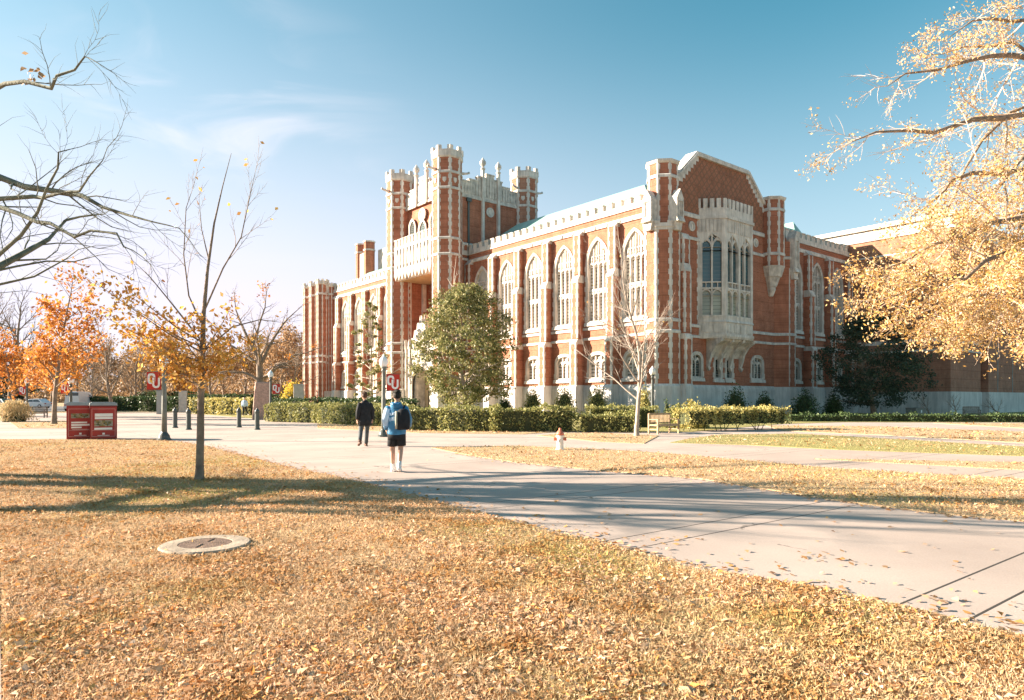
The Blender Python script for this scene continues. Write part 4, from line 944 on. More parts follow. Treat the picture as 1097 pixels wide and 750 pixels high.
# broad evergreen against the facade
def evergreen(name, label, base, h, rx, seed, n, size, m, z0=.12, shape='egg', bark='palebark', trunk=.2, flatn=.0, group=None):
    rng = random.Random(seed); nr = np.random.default_rng(seed); T = MB(); LF = []
    S = dict(BASE); S.update(kids=[22, 5, 3], ang=[78, 45, 40], ratio=[.33, .45, .4], f0=.14, max=2, up=[0, .02, .02], wig=.07, minr=.012)
    grow(rng, T, LF, Vector((0, 0, 0)), Vector((0, 0, 1)), h * .9, trunk, 0, S)
    T.tube([(0, 0, -.05), (0, 0, .2), (0, 0, .7)], [trunk * 1.5, trunk * 1.12, trunk], 9, cap=False)
    o = thing(name, label, 'tree', base, 0, group); T.build('trunk', bark, o, smooth=True, fix=False)
    # clumps spread through the crown volume
    nc = int(n / 55); pts = []
    for i in range(nc):
        t = nr.random() ** .9
        if shape == 'egg': prof = math.sin(math.pi * (.12 + .86 * t) ** .8) ** .55
        elif shape == 'cone': prof = (1 - t) ** .75 * (.75 + .25 * math.sin(t * 40)) + .06
        else: prof = math.sin(math.pi * (.08 + .9 * t)) ** .5
        z = h * (z0 + (1 - z0) * t); a = nr.random() * 6.283; rr = rx * prof * (.35 + .65 * nr.random() ** .5) * (1 + .20 * math.sin(a * 3 + z * 1.1 + seed) + .14 * math.sin(a * 5 - z * 2.1))
        c = np.array([rr * math.cos(a), rr * math.sin(a), z - .12 * rr]); cr = rx * (.09 + .11 * nr.random())
        k = int(40 + 30 * nr.random()); v = nr.normal(size=(k, 3)); v /= np.linalg.norm(v, axis=1)[:, None]; v *= (nr.random(k) ** .4)[:, None] * cr * np.array([1.2, 1.2, .75])
        pts.append(c + v)
    np_mesh('crown', leaves(np.concatenate(pts), size, .45, flatn, .4), m, o)
    return o
evergreen('magnolia_tree', 'broad glossy green evergreen in front of the library facade', PX(499, 57), 11.0, 3.75, 11, 23000, .25, 'magnolia', z0=.12, shape='blob', trunk=.26)
evergreen('cedar_tree', 'dark drooping evergreen in the shaded corner before the annex', PX(936, 62), 9.3, 4.1, 12, 20000, .22, 'cedar', z0=.13, shape='blob', bark='bark', trunk=.24)
evergreen('slender_evergreen', 'slim thin crowned green tree before the far wing', PX(397, 78), 12.6, 2.1, 14, 3400, .30, 'magnolia', z0=.08, trunk=.16)

# orange and bare trees at the left
ST = dict(kids=[15, 6, 4], ang=[66, 48, 40], ratio=[.33, .42, .42], up=[.01, .03, .02], f0=.3, wig=.035, minr=.008, max=3)
tree('orange_tree', 'tallest orange leaved tree, left of the red bins', G(58, 454.5), 8.1, .15, 31, ST, 'bark', 2500, .24, 'orange', .22, trunk_frac=.85)
tree('orange_tree', 'smaller orange leaved tree just left of the tallest one', G(50.5, 449.5) + Vector((-.2, 1.2, 0)), 6.2, .13, 37, ST, 'palebark', 2600, .24, 'orange', .22, trunk_frac=.85)
tree('orange_tree', 'low orange leaved tree behind the golden grass clump', PX(16, 60), 6.6, .15, 33, ST, 'bark', 2300, .26, 'orange', .25, trunk_frac=.85)
def oak_tree():
    rng = random.Random(41); T = MB(); LF = []; base = PX(279, 60)
    S = dict(BASE); S.update(kids=[7, 6, 5, 4], ang=[50, 48, 42, 40], ratio=[.5, .5, .45, .42], up=[.0, .04, .03, .0], wig=.14, max=3, minr=.014, k=[8, 6, 4, 3], rf=.45)
    T.tube([(0, 0, -.1), (0, 0, .4), (.05, 0, 2), (0, 0, 3.2), (-.1, 0, 4.6)], [.6, .42, .36, .34, .26], 12, cap=False)
    for pts, r in (([(0, 0, 3.1), (-1.6, .2, 3.9), (-3, 0, 4.0), (-4.6, -.3, 3.7)], .15), ([(0, 0, 3.3), (1.4, .3, 4.4), (2.8, .2, 5.4), (5.2, .2, 6.1)], .2), ([(0, 0, 4.2), (-.8, 0, 6.2), (-1.9, .3, 8.4), (-2.4, .3, 10.4)], .2),
                   ([(-.1, 0, 4.4), (.7, 0, 6), (1.8, .2, 8), (3.4, .2, 9.6)], .19), ([(0, 0, 4.5), (-2, .5, 5.8), (-3.8, .8, 7.2), (-5, .8, 8.6)], .15), ([(0, 0, 4.4), (0, 1.5, 6.5), (.2, 2.8, 8.6)], .15), ([(0, 0, 4.2), (.4, -1.6, 6.2), (.4, -2.8, 8)], .15),
                   ([(-.5, 0, 5.4), (-.3, 0, 7.4), (.4, 0, 9.6), (.6, 0, 11.2)], .13), ([(0, 0, 3.4), (1.8, -1.2, 4.6), (3.6, -2, 5)], .13)):
        P = [Vector(p) for p in pts]; out = [P[0]]
        for a, b in zip(P[:-1], P[1:]): out += [a.lerp(b, .5) + Vector((rng.gauss(0, .12), rng.gauss(0, .12), rng.gauss(0, .12))), b]
        rd = [r * (1 - .85 * i / (len(out) - 1)) for i in range(len(out))]; T.tube(out, rd, 7, cap=False)
        sprout(rng, T, LF, out, rd, sum((b - a).length for a, b in zip(out[:-1], out[1:])) * .5, 1, S, .3, 10)
    o = thing('bare_oak_tree', 'big leafless tree with a few rusty leaves behind the stone pillar', 'tree', base)
    T.build('trunk', 'bark', o, smooth=True, fix=False)
    P = []
    for _ in range(9): c = rng.choice(LF)[0]; P += [(c.x + rng.gauss(0, .25), c.y + rng.gauss(0, .25), c.z + rng.gauss(0, .25)) for _ in range(22)]
    np_mesh('crown', leaves(P, .26, .5, 0, .4), 'orange', o)
oak_tree()
bk = dict(kids=[12, 6, 5], ang=[52, 45, 40], ratio=[.45, .5, .5], up=[.0, .04, .03], f0=.22, wig=.09, minr=.018, max=3, k=[7, 5, 3, 3])
proto = {}
def far_tree(kind, px, Y, h, label, rz):
    if kind not in proto:
        if kind == 0: o = tree('bare_tree', label, PX(px, Y), h, .22, 51, bk, 'bark', 0, trunk_frac=.85)
        elif kind == 1: o = tree('brown_tree', label, PX(px, Y), h, .25, 52, bk, 'bark', 2600, .42, 'brownleaf', .5, trunk_frac=.8)
        elif kind == 2: o = tree('rust_tree', label, PX(px, Y), h, .25, 53, bk, 'bark', 3400, .40, 'orange', .5, trunk_frac=.75)
        else: o = evergreen('dark_tree', label, PX(px, Y), h, h * .42, 54, 4500, .5, 'cedar', shape='blob')
        proto[kind] = (o, h)
    else:
        o = copy_tree(proto[kind][0]); s = h / proto[kind][1]; o.scale = (s, s, s * (.95 + .1 * random.random()))
    o.location = PX(px, Y); o.rotation_euler.z = rz; o['label'] = label; o['group'] = 'trees beyond the plaza'
    return o
FT = [(0, 120, 80, 9.3, 'upright leafless tree right of the red bins, before the dark hedge'), (0, 101, 92, 8, 'leafless tree just above the red bins'),
      (0, 143, 105, 9, 'bare tree between the young tree and the upright leafless tree'), (1, 178, 110, 10, 'brown tree behind the banner lamp post'),
      (1, 152, 135, 12, 'brown tree seen over the dark hedge'), (1, 212, 125, 10, 'brown tree behind the trunk of the young tree'),
      (1, 240, 100, 9, 'brown tree left of the pillar'), (1, 262, 140, 13, 'far brown tree above the small walking figure'), (1, 300, 120, 13, 'brown tree between pillar and library'),
      (1, 320, 140, 14, 'brown tree beside the far end of the library'), (1, 115, 150, 12, 'brown tree far beyond the bins'), (1, 82, 140, 12, 'brown tree behind the white van'),
      (0, 228, 90, 9, 'bare tree behind the lower right of the young tree'), (0, 312, 100, 10, 'bare tree by the library corner'), (1, 55, 150, 11, 'brown tree behind the orange trees'),
      (3, 5, 100, 8, 'dark green tree at the left edge behind the parked car'), (3, -25, 85, 9, 'dark green tree beyond the left edge'), (0, 12, 95, 15, 'tall bare tree at the left edge'), (0, -12, 80, 14, 'tall bare tree just off the left edge'),
      (2, 200, 150, 9, 'rust coloured tree over the far hedge'), (2, 335, 170, 13, 'rust tree behind the library end'), (1, 190, 180, 16, 'tall brown tree in the far distance'), (1, 350, 190, 15, 'brown tree rising behind the far wing'), (1, 282, 185, 17, 'tall brown tree far behind the pillar'), (1, 140, 200, 15, 'brown tree on the distant skyline'), (1, 30, 190, 14, 'brown tree on the left skyline'), (1, 240, 210, 17, 'broad brown tree on the distant skyline')]
random.seed(9)
for (k, px, Y, hgt, lab) in FT: far_tree(k, px, Y, hgt, lab, random.random() * 6.28)

def far_wood():
    nr = np.random.default_rng(77); n = 60000; x = -520 + 520 * nr.random(n); y = 250 + 60 * nr.random(n)
    top = 9 + 3 * np.sin(x * .11) + 2.2 * np.sin(x * .31 + 1) + 1.5 * np.sin(x * .7); z = top * nr.random(n) ** .8
    o = np_mesh('far_wood', leaves(np.stack([x, y, z], 1), 1.3, .7, 0, .5), 'brownleaf'); o['kind'] = 'stuff'; o['label'] = 'brown wood with haze put into its muted colour, closing the horizon at the left'; o['category'] = 'wood'
far_wood()
# the big tree off to the left: limbs hang into the frame and its shadow crosses the lawn
def left_tree():
    rng = random.Random(61); T = MB(); LF = []; base = Vector((-12.6, 13.0, 0))
    S = dict(BASE); S.update(kids=[7, 7, 6, 3], ang=[45, 48, 42, 40], ratio=[.5, .5, .5, .45], up=[.0, .02, .02, .0], wig=.2, max=3, minr=.0035, k=[8, 6, 4, 3], rf=.36)
    def W_(px, py, Y): return PZ(px, py, Y) - base
    def limb(pts, r, n=9, f0=.2, tipr=.25, k=.42, lv=1):
        pts = [Vector(p) for p in pts]; out = [pts[0]]
        for a, b in zip(pts[:-1], pts[1:]):
            for i in (1, 2): out.append(a.lerp(b, i / 2) + (Vector((rng.gauss(0, 1), rng.gauss(0, 1), rng.gauss(0, 1))) * .06 if i == 1 else Vector()))
        rd = [r * (1 - (1 - tipr) * i / (len(out) - 1)) for i in range(len(out))]; T.tube(out, rd, 8, cap=False)
        L = sum((b - a).length for a, b in zip(out[:-1], out[1:])); sprout(rng, T, LF, out, rd, L * k, lv, S, f0, n)
    T.tube([(0, 0, -.1), (0, 0, .3), (.05, 0, 1.2), (.1, 0, 2.4), (.1, 0, 3.0)], [.6, .44, .38, .34, .30], 12, cap=False)
    f = Vector((.1, 0, 2.7))
    limb([f, W_(-90, 240, 13), W_(0, 190, 12.4), W_(60, 205, 12), W_(110, 222, 11.6), W_(165, 238, 11.2)], .10, 11, .3, .12, .34)
    limb([f, W_(-80, 250, 12.6), W_(0, 213, 12), W_(45, 212, 11.7), W_(85, 205, 11.3), W_(110, 172, 11)], .065, 9, .35, .12, .34)
    limb([f, W_(-80, 260, 12), W_(0, 222, 11.3), W_(40, 238, 11), W_(80, 254, 10.8), W_(125, 250, 10.6), W_(142, 268, 10.4)], .06, 9, .35, .12, .3)
    limb([f, W_(-60, 330, 12), W_(0, 272, 11.4), W_(40, 228, 11.2), W_(62, 180, 11), W_(75, 160, 11)], .05, 7, .4, .15, .3)
    limb([f + Vector((0, 0, .2)), W_(-120, 130, 12), W_(-40, 100, 11), W_(5, 90, 10.4), W_(55, 95, 10), W_(80, 75, 9.9), W_(95, 62, 9.8)], .06, 6, .55, .12, .2)
    for d, L, r in (((-.8, .5, .8), 6, .17), ((-.5, -.8, .9), 5.5, .15), ((-.1, .9, .8), 6, .16), ((-.3, .1, 1), 5, .18), ((-.9, -.1, .6), 5, .14)):
        grow(rng, T, LF, f, Vector(d).normalized(), L, r, 1, S)
    o = thing('bare_spreading_tree', 'large leafless tree whose lichened limbs reach in from the left edge', 'tree', base)
    T.build('trunk', 'mossbark', o, smooth=True, fix=False)
    P = [tuple(W_(34 + rng.gauss(0, 9), 74 + rng.gauss(0, 9), 10.2)) for _ in range(18)]
    np_mesh('crown', leaves(P, .10, .6, 0, .3), 'brownleaf', o)
left_tree()
# more off-frame trees on the sun's side whose shadows stripe the path
tree('bare_shade_tree', 'leafless tree standing left of the frame, shading the lawn', (-14.6, 9.2, 0), 9.0, .30, 71, dict(kids=[8, 6, 4], ang=[52, 45, 42], ratio=[.6, .5, .5], f0=.28, wig=.14, max=3, minr=.012, rf=.62), 'mossbark', 0, trunk_frac=.75)
tree('bare_shade_tree', 'leafless tree standing far left of the frame, shading the path', (-20, 15.2, 0), 11, .32, 72, dict(kids=[9, 6, 4], ang=[50, 45, 42], ratio=[.55, .5, .5], f0=.3, wig=.12, max=3, minr=.012, rf=.6), 'mossbark', 0, trunk_frac=.72)

# golden tree at the right edge
def right_tree():
    rng = random.Random(81); T = MB(); TW_ = MB(); LF = []; base = Vector((18.6, 19.0, 0))
    S = dict(BASE); S.update(kids=[8, 8, 9, 4], ang=[50, 50, 48, 45], ratio=[.5, .5, .48, .45], up=[-.0, -.01, -.02, -.03], wig=.13, max=3, minr=.0055, k=[8, 6, 4, 3], rf=.36)
    def W_(px, py, Y): return PZ(px + (46 if py > 195 else 8) * max(0, (1110 - px) / 220), py, Y) - base
    def limb(pts, r, n=10, f0=.15, tipr=.1, k=.24):
        pts = [Vector(p) for p in pts]; out = [pts[0]]
        for a, b in zip(pts[:-1], pts[1:]):
            for i in (1, 2): out.append(a.lerp(b, i / 2) + (Vector((rng.gauss(0, 1), rng.gauss(0, 1), rng.gauss(0, 1))) * .10 if i == 1 else Vector()))
        rd = [r * (1 - (1 - tipr) * i / (len(out) - 1)) for i in range(len(out))]; T.tube(out, [q * .8 for q in rd], 7, cap=False)
        L = sum((b - a).length for a, b in zip(out[:-1], out[1:])); sprout(rng, TW_, LF, out, rd, L * k, 1, S, f0, n)
    T.tube([(0, 0, -.1), (0, 0, .4), (.0, 0, 2), (-.1, 0, 3.8), (-.15, 0, 5.5), (0, 0, 8)], [.65, .45, .38, .34, .28, .18], 12, cap=False)
    f1 = Vector((-.1, 0, 3.8)); f2 = Vector((-.12, 0, 5.0)); f3 = Vector((0, 0, 7))
    limb([f2, W_(1110, 120, 17.5), W_(1040, 128, 16.8), W_(970, 140, 16.2), W_(905, 152, 15.8)], .14, 13)
    limb([f3, W_(1100, 62, 17.5), W_(1060, 60, 17), W_(1000, 75, 16.6), W_(945, 92, 16.2)], .12, 11)
    limb([f3, W_(1110, 20, 17), W_(1060, 20, 16.5), W_(1010, 42, 16)], .10, 10)
    limb([f3, W_(1120, 50, 18), W_(1085, 45, 18), W_(1030, 50, 18), W_(980, 60, 18)], .08, 8)
    limb([f2, W_(1100, 180, 16), W_(1040, 185, 15.4), W_(985, 205, 15), W_(940, 232, 14.8)], .11, 12)
    limb([f1, W_(1110, 230, 16), W_(1040, 240, 15), W_(970, 262, 14.4), W_(900, 290, 14)], .12, 14)
    limb([f1, W_(1100, 260, 15), W_(1040, 280, 14.2), W_(975, 300, 13.6), W_(915, 318, 13.2)], .10, 13)
    limb([f1, W_(1100, 290, 14.5), W_(1050, 310, 13.8), W_(1000, 318, 13.4), W_(965, 332, 13.2)], .08, 12)
    limb([f1, W_(1120, 300, 14), W_(1090, 300, 13.2), W_(1060, 312, 13), W_(1040, 328, 12.8)], .07, 9)
    limb([f2, W_(1110, 150, 19), W_(1060, 200, 19), W_(1010, 245, 18.6), W_(960, 290, 18.4)], .10, 12)
    limb([f2, W_(1110, 110, 20), W_(1050, 150, 20), W_(1000, 210, 20), W_(975, 250, 20)], .10, 12)
    limb([f1, W_(1120, 210, 18), W_(1070, 230, 17.6), W_(1020, 290, 17.3), W_(1005, 340, 17)], .09, 12)
    limb([f1, W_(1130, 250, 16), W_(1090, 240, 15.5), W_(1050, 290, 15), W_(1085, 340, 15)], .08, 10)
    limb([f2, W_(1130, 160, 16), W_(1095, 170, 15), W_(1070, 210, 14.6), W_(1080, 260, 14.6)], .08, 10)
    for d, L, r in (((.9, .3, .5), 7, .2), ((.7, -.7, .6), 7, .18), ((.3, .9, .6), 7, .18), ((.1, -.9, .7), 6, .15), ((.2, .2, 1), 6, .18)):
        grow(rng, T, LF, f3, Vector(d).normalized(), L, r, 1, S)
    o = thing('golden_tree', 'large drooping tree with straw gold leaves reaching in from the right edge', 'tree', base)
    T.build('trunk', 'bark', o, smooth=True, fix=False); TW_.build('twigs', 'twig', o, fix=False)
    def wgt(p):                                          # thin at the upper left, dense low and to the right
        q = p + base; px = CX + q.x / q.y * FPX; py = HY - (q.z - 1.6) / q.y * FPX
        return .14 + .4 * min(1, max(0, (px - 950) / 140)) + .4 * min(1, max(0, (py - 150) / 140))
    pool = [l for l in LF if rng.random() < wgt(l[0])]
    P = crown_pts(rng, pool, 54000, .09)
    np_mesh('crown', leaves(P, .062, .45, 0, .45), 'straw', o)
right_tree()

# small bare shrubs by the annex plinth
for i, (px, hh, lab) in enumerate(((995, 2.4, 'leftmost of three small leafless trees before the annex plinth'), (1024, 2.5, 'middle of three small leafless trees before the annex plinth'), (1070, 2.3, 'rightmost of three small leafless trees before the annex plinth'))):
    tree('crape_myrtle', lab, PX(px, 59.5 - i * 1.0), hh, .07, 90 + i, dict(kids=[6, 5, 4], ang=[55, 48, 40], ratio=[.75, .55, .5], f0=.25, wig=.12, max=2, minr=.012, k=[6, 4, 3]), 'bark', 0, group='small leafless trees by the annex', trunk_frac=.6)

# ------------------------------------------------------------------ hedges and shrubs
def hedge(path, wd, h, m, label, size=.11, dens=260, seed=1, stems=False, name='hedge', z0=0.05, cat='hedge'):
    nr = np.random.default_rng(seed); pts = []; core = MB(); P0 = Vector(path[0])
    o = thing(name, label, cat, (P0.x, P0.y, 0))
    for a, b in zip(path[:-1], path[1:]):
        a = Vector((a[0], a[1], 0)) - Vector((P0.x, P0.y, 0)); b = Vector((b[0], b[1], 0)) - Vector((P0.x, P0.y, 0)); d = b - a; L = d.length; d.normalize(); n = Vector((-d.y, d.x, 0))
        zl = .30 * h if stems else z0
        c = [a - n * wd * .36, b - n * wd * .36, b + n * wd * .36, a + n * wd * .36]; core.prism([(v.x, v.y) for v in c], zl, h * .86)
        N = int(L * (wd + 2 * h) * dens)
        t = nr.random(N) * (L + wd * .5) - wd * .25; s = nr.random(N) * (wd + 2 * h); off = np.abs(nr.normal(size=N)) * .05
        lump = .10 * np.sin(t * 2.3 + seed) + .06 * np.sin(t * 5.1 + 2) + .04 * np.sin(t * 11) + .05 * np.sin(t * 1.1 + seed * 2)
        hh = h + lump * .8; x = np.where(s < h, -wd / 2 - lump + off, np.where(s < h + wd, s - h - wd / 2, wd / 2 + lump - off)); z = np.where(s < h, s, np.where(s < h + wd, hh - off + .05 * nr.normal(size=N), wd + 2 * h - s))
        if stems: z = np.where(z < zl * .9, zl + nr.random(N) * (h - zl), z)
        x = x + nr.normal(size=N) * .04
        pts.append(np.stack([a.x + d.x * t + n.x * x, a.y + d.y * t + n.y * x, np.clip(z, .03, None)], 1))
        if stems:
            for k in range(int(L / .35)):
                p = a.lerp(b, (k + .5) * .35 / L); q = Vector((random.uniform(-.25, .25), random.uniform(-.25, .25), 0)); core.tube([p + q, p + q * .3 + Vector((0, 0, .3)), p - q + Vector((0, 0, zl + .15))], [.022, .018, .014], 4)
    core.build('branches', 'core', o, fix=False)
    np_mesh('foliage', leaves(np.concatenate(pts), size, .6, 0, .4), m, o)
    return o
hedge([G(438, 461), G(530, 462.5), G(612, 462.5)], 1.0, 1.15, 'hedgeleaf', 'long clipped yellow green hedge behind the man in the blue jacket', seed=2)
hedge([PX(622, 32.6), PX(680, 32.4)], 1.0, .85, 'hedgeleaf', 'short low hedge left of the bare pale tree', seed=3)
hedge([PX(632, 38), PX(700, 38)], 1.0, 1.15, 'hedgeleaf', 'hedge behind the bare pale tree and the bench', seed=4)
hedge([PX(733, 33.4), PX(762, 34), PX(800, 35), PX(834, 35.8)], 1.2, 1.12, 'goldhedge', 'leggy yellow leaved hedge to the right of the bench', seed=5, stems=True)
hedge([G(292, 451.5), G(345, 453), G(432, 457.5)], 1.2, 1.2, 'hedgeleaf', 'lit hedge between the stone pillar and the man in black', .13, 200, seed=6)
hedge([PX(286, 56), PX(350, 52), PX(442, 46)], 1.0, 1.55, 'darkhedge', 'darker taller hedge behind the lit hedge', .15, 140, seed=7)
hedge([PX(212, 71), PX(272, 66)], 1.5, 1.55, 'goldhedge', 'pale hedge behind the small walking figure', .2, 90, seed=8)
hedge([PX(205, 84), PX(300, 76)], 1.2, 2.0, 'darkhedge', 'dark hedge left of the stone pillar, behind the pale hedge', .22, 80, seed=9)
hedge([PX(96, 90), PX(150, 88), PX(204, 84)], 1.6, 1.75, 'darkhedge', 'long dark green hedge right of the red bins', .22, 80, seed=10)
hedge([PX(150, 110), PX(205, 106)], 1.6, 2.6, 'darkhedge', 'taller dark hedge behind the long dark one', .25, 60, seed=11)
hedge([PX(846, 47.5), PX(960, 47), PX(1200, 45)], .9, .5, 'darkhedge', 'very low dark hedge along the annex lawn', .12, 150, seed=12)
def shrub(px, Y, r, h, m, label, seed, size=.15, n=2600):
    nr = np.random.default_rng(seed); v = nr.normal(size=(n, 3)); v /= np.linalg.norm(v, axis=1)[:, None]; v[:, 2] = np.abs(v[:, 2])
    lump = 1 + .14 * np.sin(v[:, 0] * 5 + seed) * np.cos(v[:, 1] * 6) + .08 * nr.normal(size=n); top = 1 - .25 * v[:, 2]
    P = v * (lump * (.62 + .38 * nr.random(n)))[:, None] * np.array([r, r, h]); P[:, :2] *= top[:, None]; P[:, 2] += .05
    low = nr.random(n) < .35; P[low, 2] *= nr.random(low.sum())
    o = thing('shrub', label, 'shrub', PX(px, Y), 0, 'clipped shrubs along the library')
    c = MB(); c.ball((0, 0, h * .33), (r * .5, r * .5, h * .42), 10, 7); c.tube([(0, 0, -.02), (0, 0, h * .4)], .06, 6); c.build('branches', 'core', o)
    np_mesh('foliage', leaves(P, size, .55, 0, .4), m, o)
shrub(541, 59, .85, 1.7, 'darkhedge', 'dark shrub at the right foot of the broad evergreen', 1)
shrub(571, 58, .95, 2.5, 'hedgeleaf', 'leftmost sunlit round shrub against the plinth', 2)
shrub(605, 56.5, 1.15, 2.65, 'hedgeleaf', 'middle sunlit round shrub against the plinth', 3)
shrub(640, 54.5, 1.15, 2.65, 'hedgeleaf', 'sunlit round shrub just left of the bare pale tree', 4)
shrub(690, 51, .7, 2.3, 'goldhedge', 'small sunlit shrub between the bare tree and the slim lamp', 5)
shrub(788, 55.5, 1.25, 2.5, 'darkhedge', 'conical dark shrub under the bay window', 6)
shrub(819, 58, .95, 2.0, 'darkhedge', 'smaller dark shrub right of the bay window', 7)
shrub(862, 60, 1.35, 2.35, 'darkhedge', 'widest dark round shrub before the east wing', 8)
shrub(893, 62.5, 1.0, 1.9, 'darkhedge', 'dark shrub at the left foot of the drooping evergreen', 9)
shrub(741, 36.5, .9, 1.45, 'goldhedge', 'tall yellow shrub behind the right end of the bench', 10)
shrub(724, 37, .7, 1.2, 'hedgeleaf', 'green shrub directly behind the bench', 13)
shrub(313, 68, 1.5, 3.3, 'yellowbush', 'bright yellow bush by the far library corner', 11, .22)
shrub(714, 50, .28, 1.7, 'darkhedge', 'narrow upright dark plant before the corner turret', 12, .16, 260)
# golden grass clump
nr = np.random.default_rng(5); o = thing('pampas_grass', 'round clump of golden ornamental grass at the left edge', 'ornamental grass', PX(15, 47))
n = 3200; a = nr.random(n) * 6.28; t = nr.random(n) ** .6; el = nr.random(n) ** .7 * 1.35
P = np.stack([np.cos(a) * np.cos(el) * 1.35 * t, np.sin(a) * np.cos(el) * 1.35 * t, np.sin(el) * 1.45 * t + .05], 1)
np_mesh('blades', leaves(P, .34, .09, 0, .4, up=.6), 'pampas', o)
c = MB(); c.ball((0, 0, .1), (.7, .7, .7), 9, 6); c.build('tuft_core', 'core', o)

# ------------------------------------------------------------------ street furniture
def ou_logo(parent, w=.30, y=-.014, side=-1):
    """white interlocking letters O and U, U overlapping the O"""
    def ringpts(cx, cz, rx, rz, n=20): return [(cx + rx * (abs(math.cos(t)) ** .6) * (1 if math.cos(t) >= 0 else -1), cz + rz * (abs(math.sin(t)) ** .6) * (1 if math.sin(t) >= 0 else -1)) for t in [2 * math.pi * i / n for i in range(n)]]
    s = side; pl = ((0, y), (1 if s < 0 else -1, 0), (0, s))
    O = MB(); cx, cz = -.065 * w / .3, .06 * w / .3; k = w / .3
    O.ring(pl, ringpts(cx, cz, .105 * k, .145 * k), ringpts(cx, cz, .048 * k, .085 * k), -.002, .006); O.build('letter_o', 'white', parent)
    def U(off, d0, d1, m, nm):
        ux, uz = .065 * k, -.055 * k; ro = .105 * k + off; ri = .050 * k - off; top = .14 * k + off
        n = 12; pts = [(ux - ro, uz + top)] + [(ux - ro * math.cos(math.pi * i / n), uz - .04 * k - (ro * 1.0) * math.sin(math.pi * i / n)) for i in range(n + 1)] + [(ux + ro, uz + top), (ux + ri, uz + top)] + [(ux + ri * math.cos(math.pi * i / n), uz - .04 * k - ri * math.sin(math.pi * i / n)) for i in range(n + 1)] + [(ux - ri, uz + top)]
        q = MB(); q.pprism(pl, pts, d0, d1); q.build(nm, m, parent)
    U(.014 * k, .004, .009, 'red', 'letter_outline'); U(0, .007, .013, 'white', 'letter_u')
def lamp(px, py, label, banner=0, h=3.35, pole='polemetal', Y=None, rz=0):
    loc = PX(px, Y) if Y else G(px, py)
    o = thing('street_lamp', label, 'street lamp', loc, rz, 'lamp posts on the plaza')
    b = MB(); b.lathe([(.26, 0), (.26, .06), (.21, .1), (.19, .2), (.12, .3), (.10, .34)], k=16); b.build('base', 'metal', o, smooth=False)
    b = MB(); b.lathe([(.10, .3), (.092, 1.2), (.075, h - .75), (.07, h - .62), (.1, h - .60), (.1, h - .55), (.06, h - .52), (.13, h - .46), (.13, h - .42)], k=14); b.build('pole', pole, o, smooth=True)
    b = MB(); b.lathe([(.12, h - .42), (.17, h - .32), (.19, h - .22), (.165, h - .1), (.1, h - .02), (.07, h), (.03, h + .08), (.005, h + .12)], k=16); b.build('globe', 'globe', o, smooth=True)
    if banner:
        e = banner
        b = MB(); b.tube([(0, 0, 2.62), (e * .68, 0, 2.62)], .014, 6); b.tube([(0, 0, 1.93), (e * .68, 0, 1.93)], .014, 6); b.build('bracket', 'metal', o)
        f = MB(); x0, x1 = sorted((e * .12, e * .66)); cx = (x0 + x1) / 2
        f.box(-.27, .27, -.01, .01, -.345, .345); bn = f.build('banner', 'red', o); bn.location = (cx, 0, 2.275)
        ou_logo(bn, .42, -.012, -1); ou_logo(bn, .42, .012, 1)
    return o
lamp(176, 472, 'lamp post with a red banner on its left, rising into the young tree leaves', -1, 3.2)
lamp(411, 468, 'lamp post with a red banner on its right, behind the man in the blue jacket', 1)
lamp(290, 451.5, 'lamp post with a small red banner beside the stone pillar', 1, 3.5, 'metal')
lamp(76, 453, 'lamp post with a red banner on its left, behind the red bins', -1, 3.0, 'metal')
lamp(29, 446, 'lamp post with a red banner behind the golden grass clump', -1, 3.3, 'metal', Y=58)
lamp(699, 0, 'slim dark lamp post with white globe against the library corner', 0, 3.45, 'metal', Y=41)
def bollard(px, py, label):
    o = thing('bollard', label, 'bollard', G(px, py), 0, 'dark bollards across the plaza')
    b = MB(); b.lathe([(.16, 0), (.16, .05), (.12, .1), (.115, .82), (.135, .84), (.135, .89)], k=16); b.build('post', 'metal', o)
    b = MB(); b.lathe([(.12, .89), (.125, .95), (.09, 1.03), (.04, 1.07), (.045, 1.1), (.01, 1.12)], k=16); b.build('cap', 'metal', o, smooth=True)
bollard(187.5, 458.5, 'first dark bollard from the left, nearest the banner lamp'); bollard(202, 460.5, 'second bollard from the left, just left of the young tree trunk')
bollard(256, 458, 'third bollard from the left, below the small walking figure'); bollard(275.5, 460.5, 'rightmost bollard, in front of the stone pillar')
# granite pillar
o = thing('granite_pillar', 'tapering pink granite pillar behind the bollards', 'pillar', PX(281, 52), R(24))
b = MB(); b.prism([(-.72, -.42), (.72, -.42), (.72, .42), (-.72, .42)], 0, 2.78, [(-.5, -.36), (.5, -.36), (.5, .36), (-.5, .36)]); b.build('shaft', 'pink_granite', o)
b = MB(); b.prism([(-.5, -.36), (.5, -.36), (.5, .36), (-.5, .36)], 2.78, 2.86, [(-.44, -.3), (.44, -.3), (.44, .3), (-.44, .3)]); b.build('cap', 'pink_granite', o)
for px, Y, hh, lab in ((320, 60, 2.75, 'pale square stone pillar behind the hedge by the library end'), (196, 80, 2.4, 'small pale stone post over the dark hedge'), (171, 70, 2.4, 'grey blue pedestal left of the first bollard')):
    o = thing('stone_post', lab, 'post', PX(px, Y), R(20)); w_ = .42 if px != 171 else .26
    b = MB(); b.box(-w_, w_, -w_, w_, 0, hh); b.build('shaft', 'concrete' if px != 171 else 'greymetal', o); b = MB(); b.prism([(-w_ - .05, -w_ - .05), (w_ + .05, -w_ - .05), (w_ + .05, w_ + .05), (-w_ - .05, w_ + .05)], hh, hh + .1, [(-w_, -w_), (w_, -w_), (w_, w_), (-w_, w_)]); b.build('cap', 'concrete' if px != 171 else 'greymetal', o)
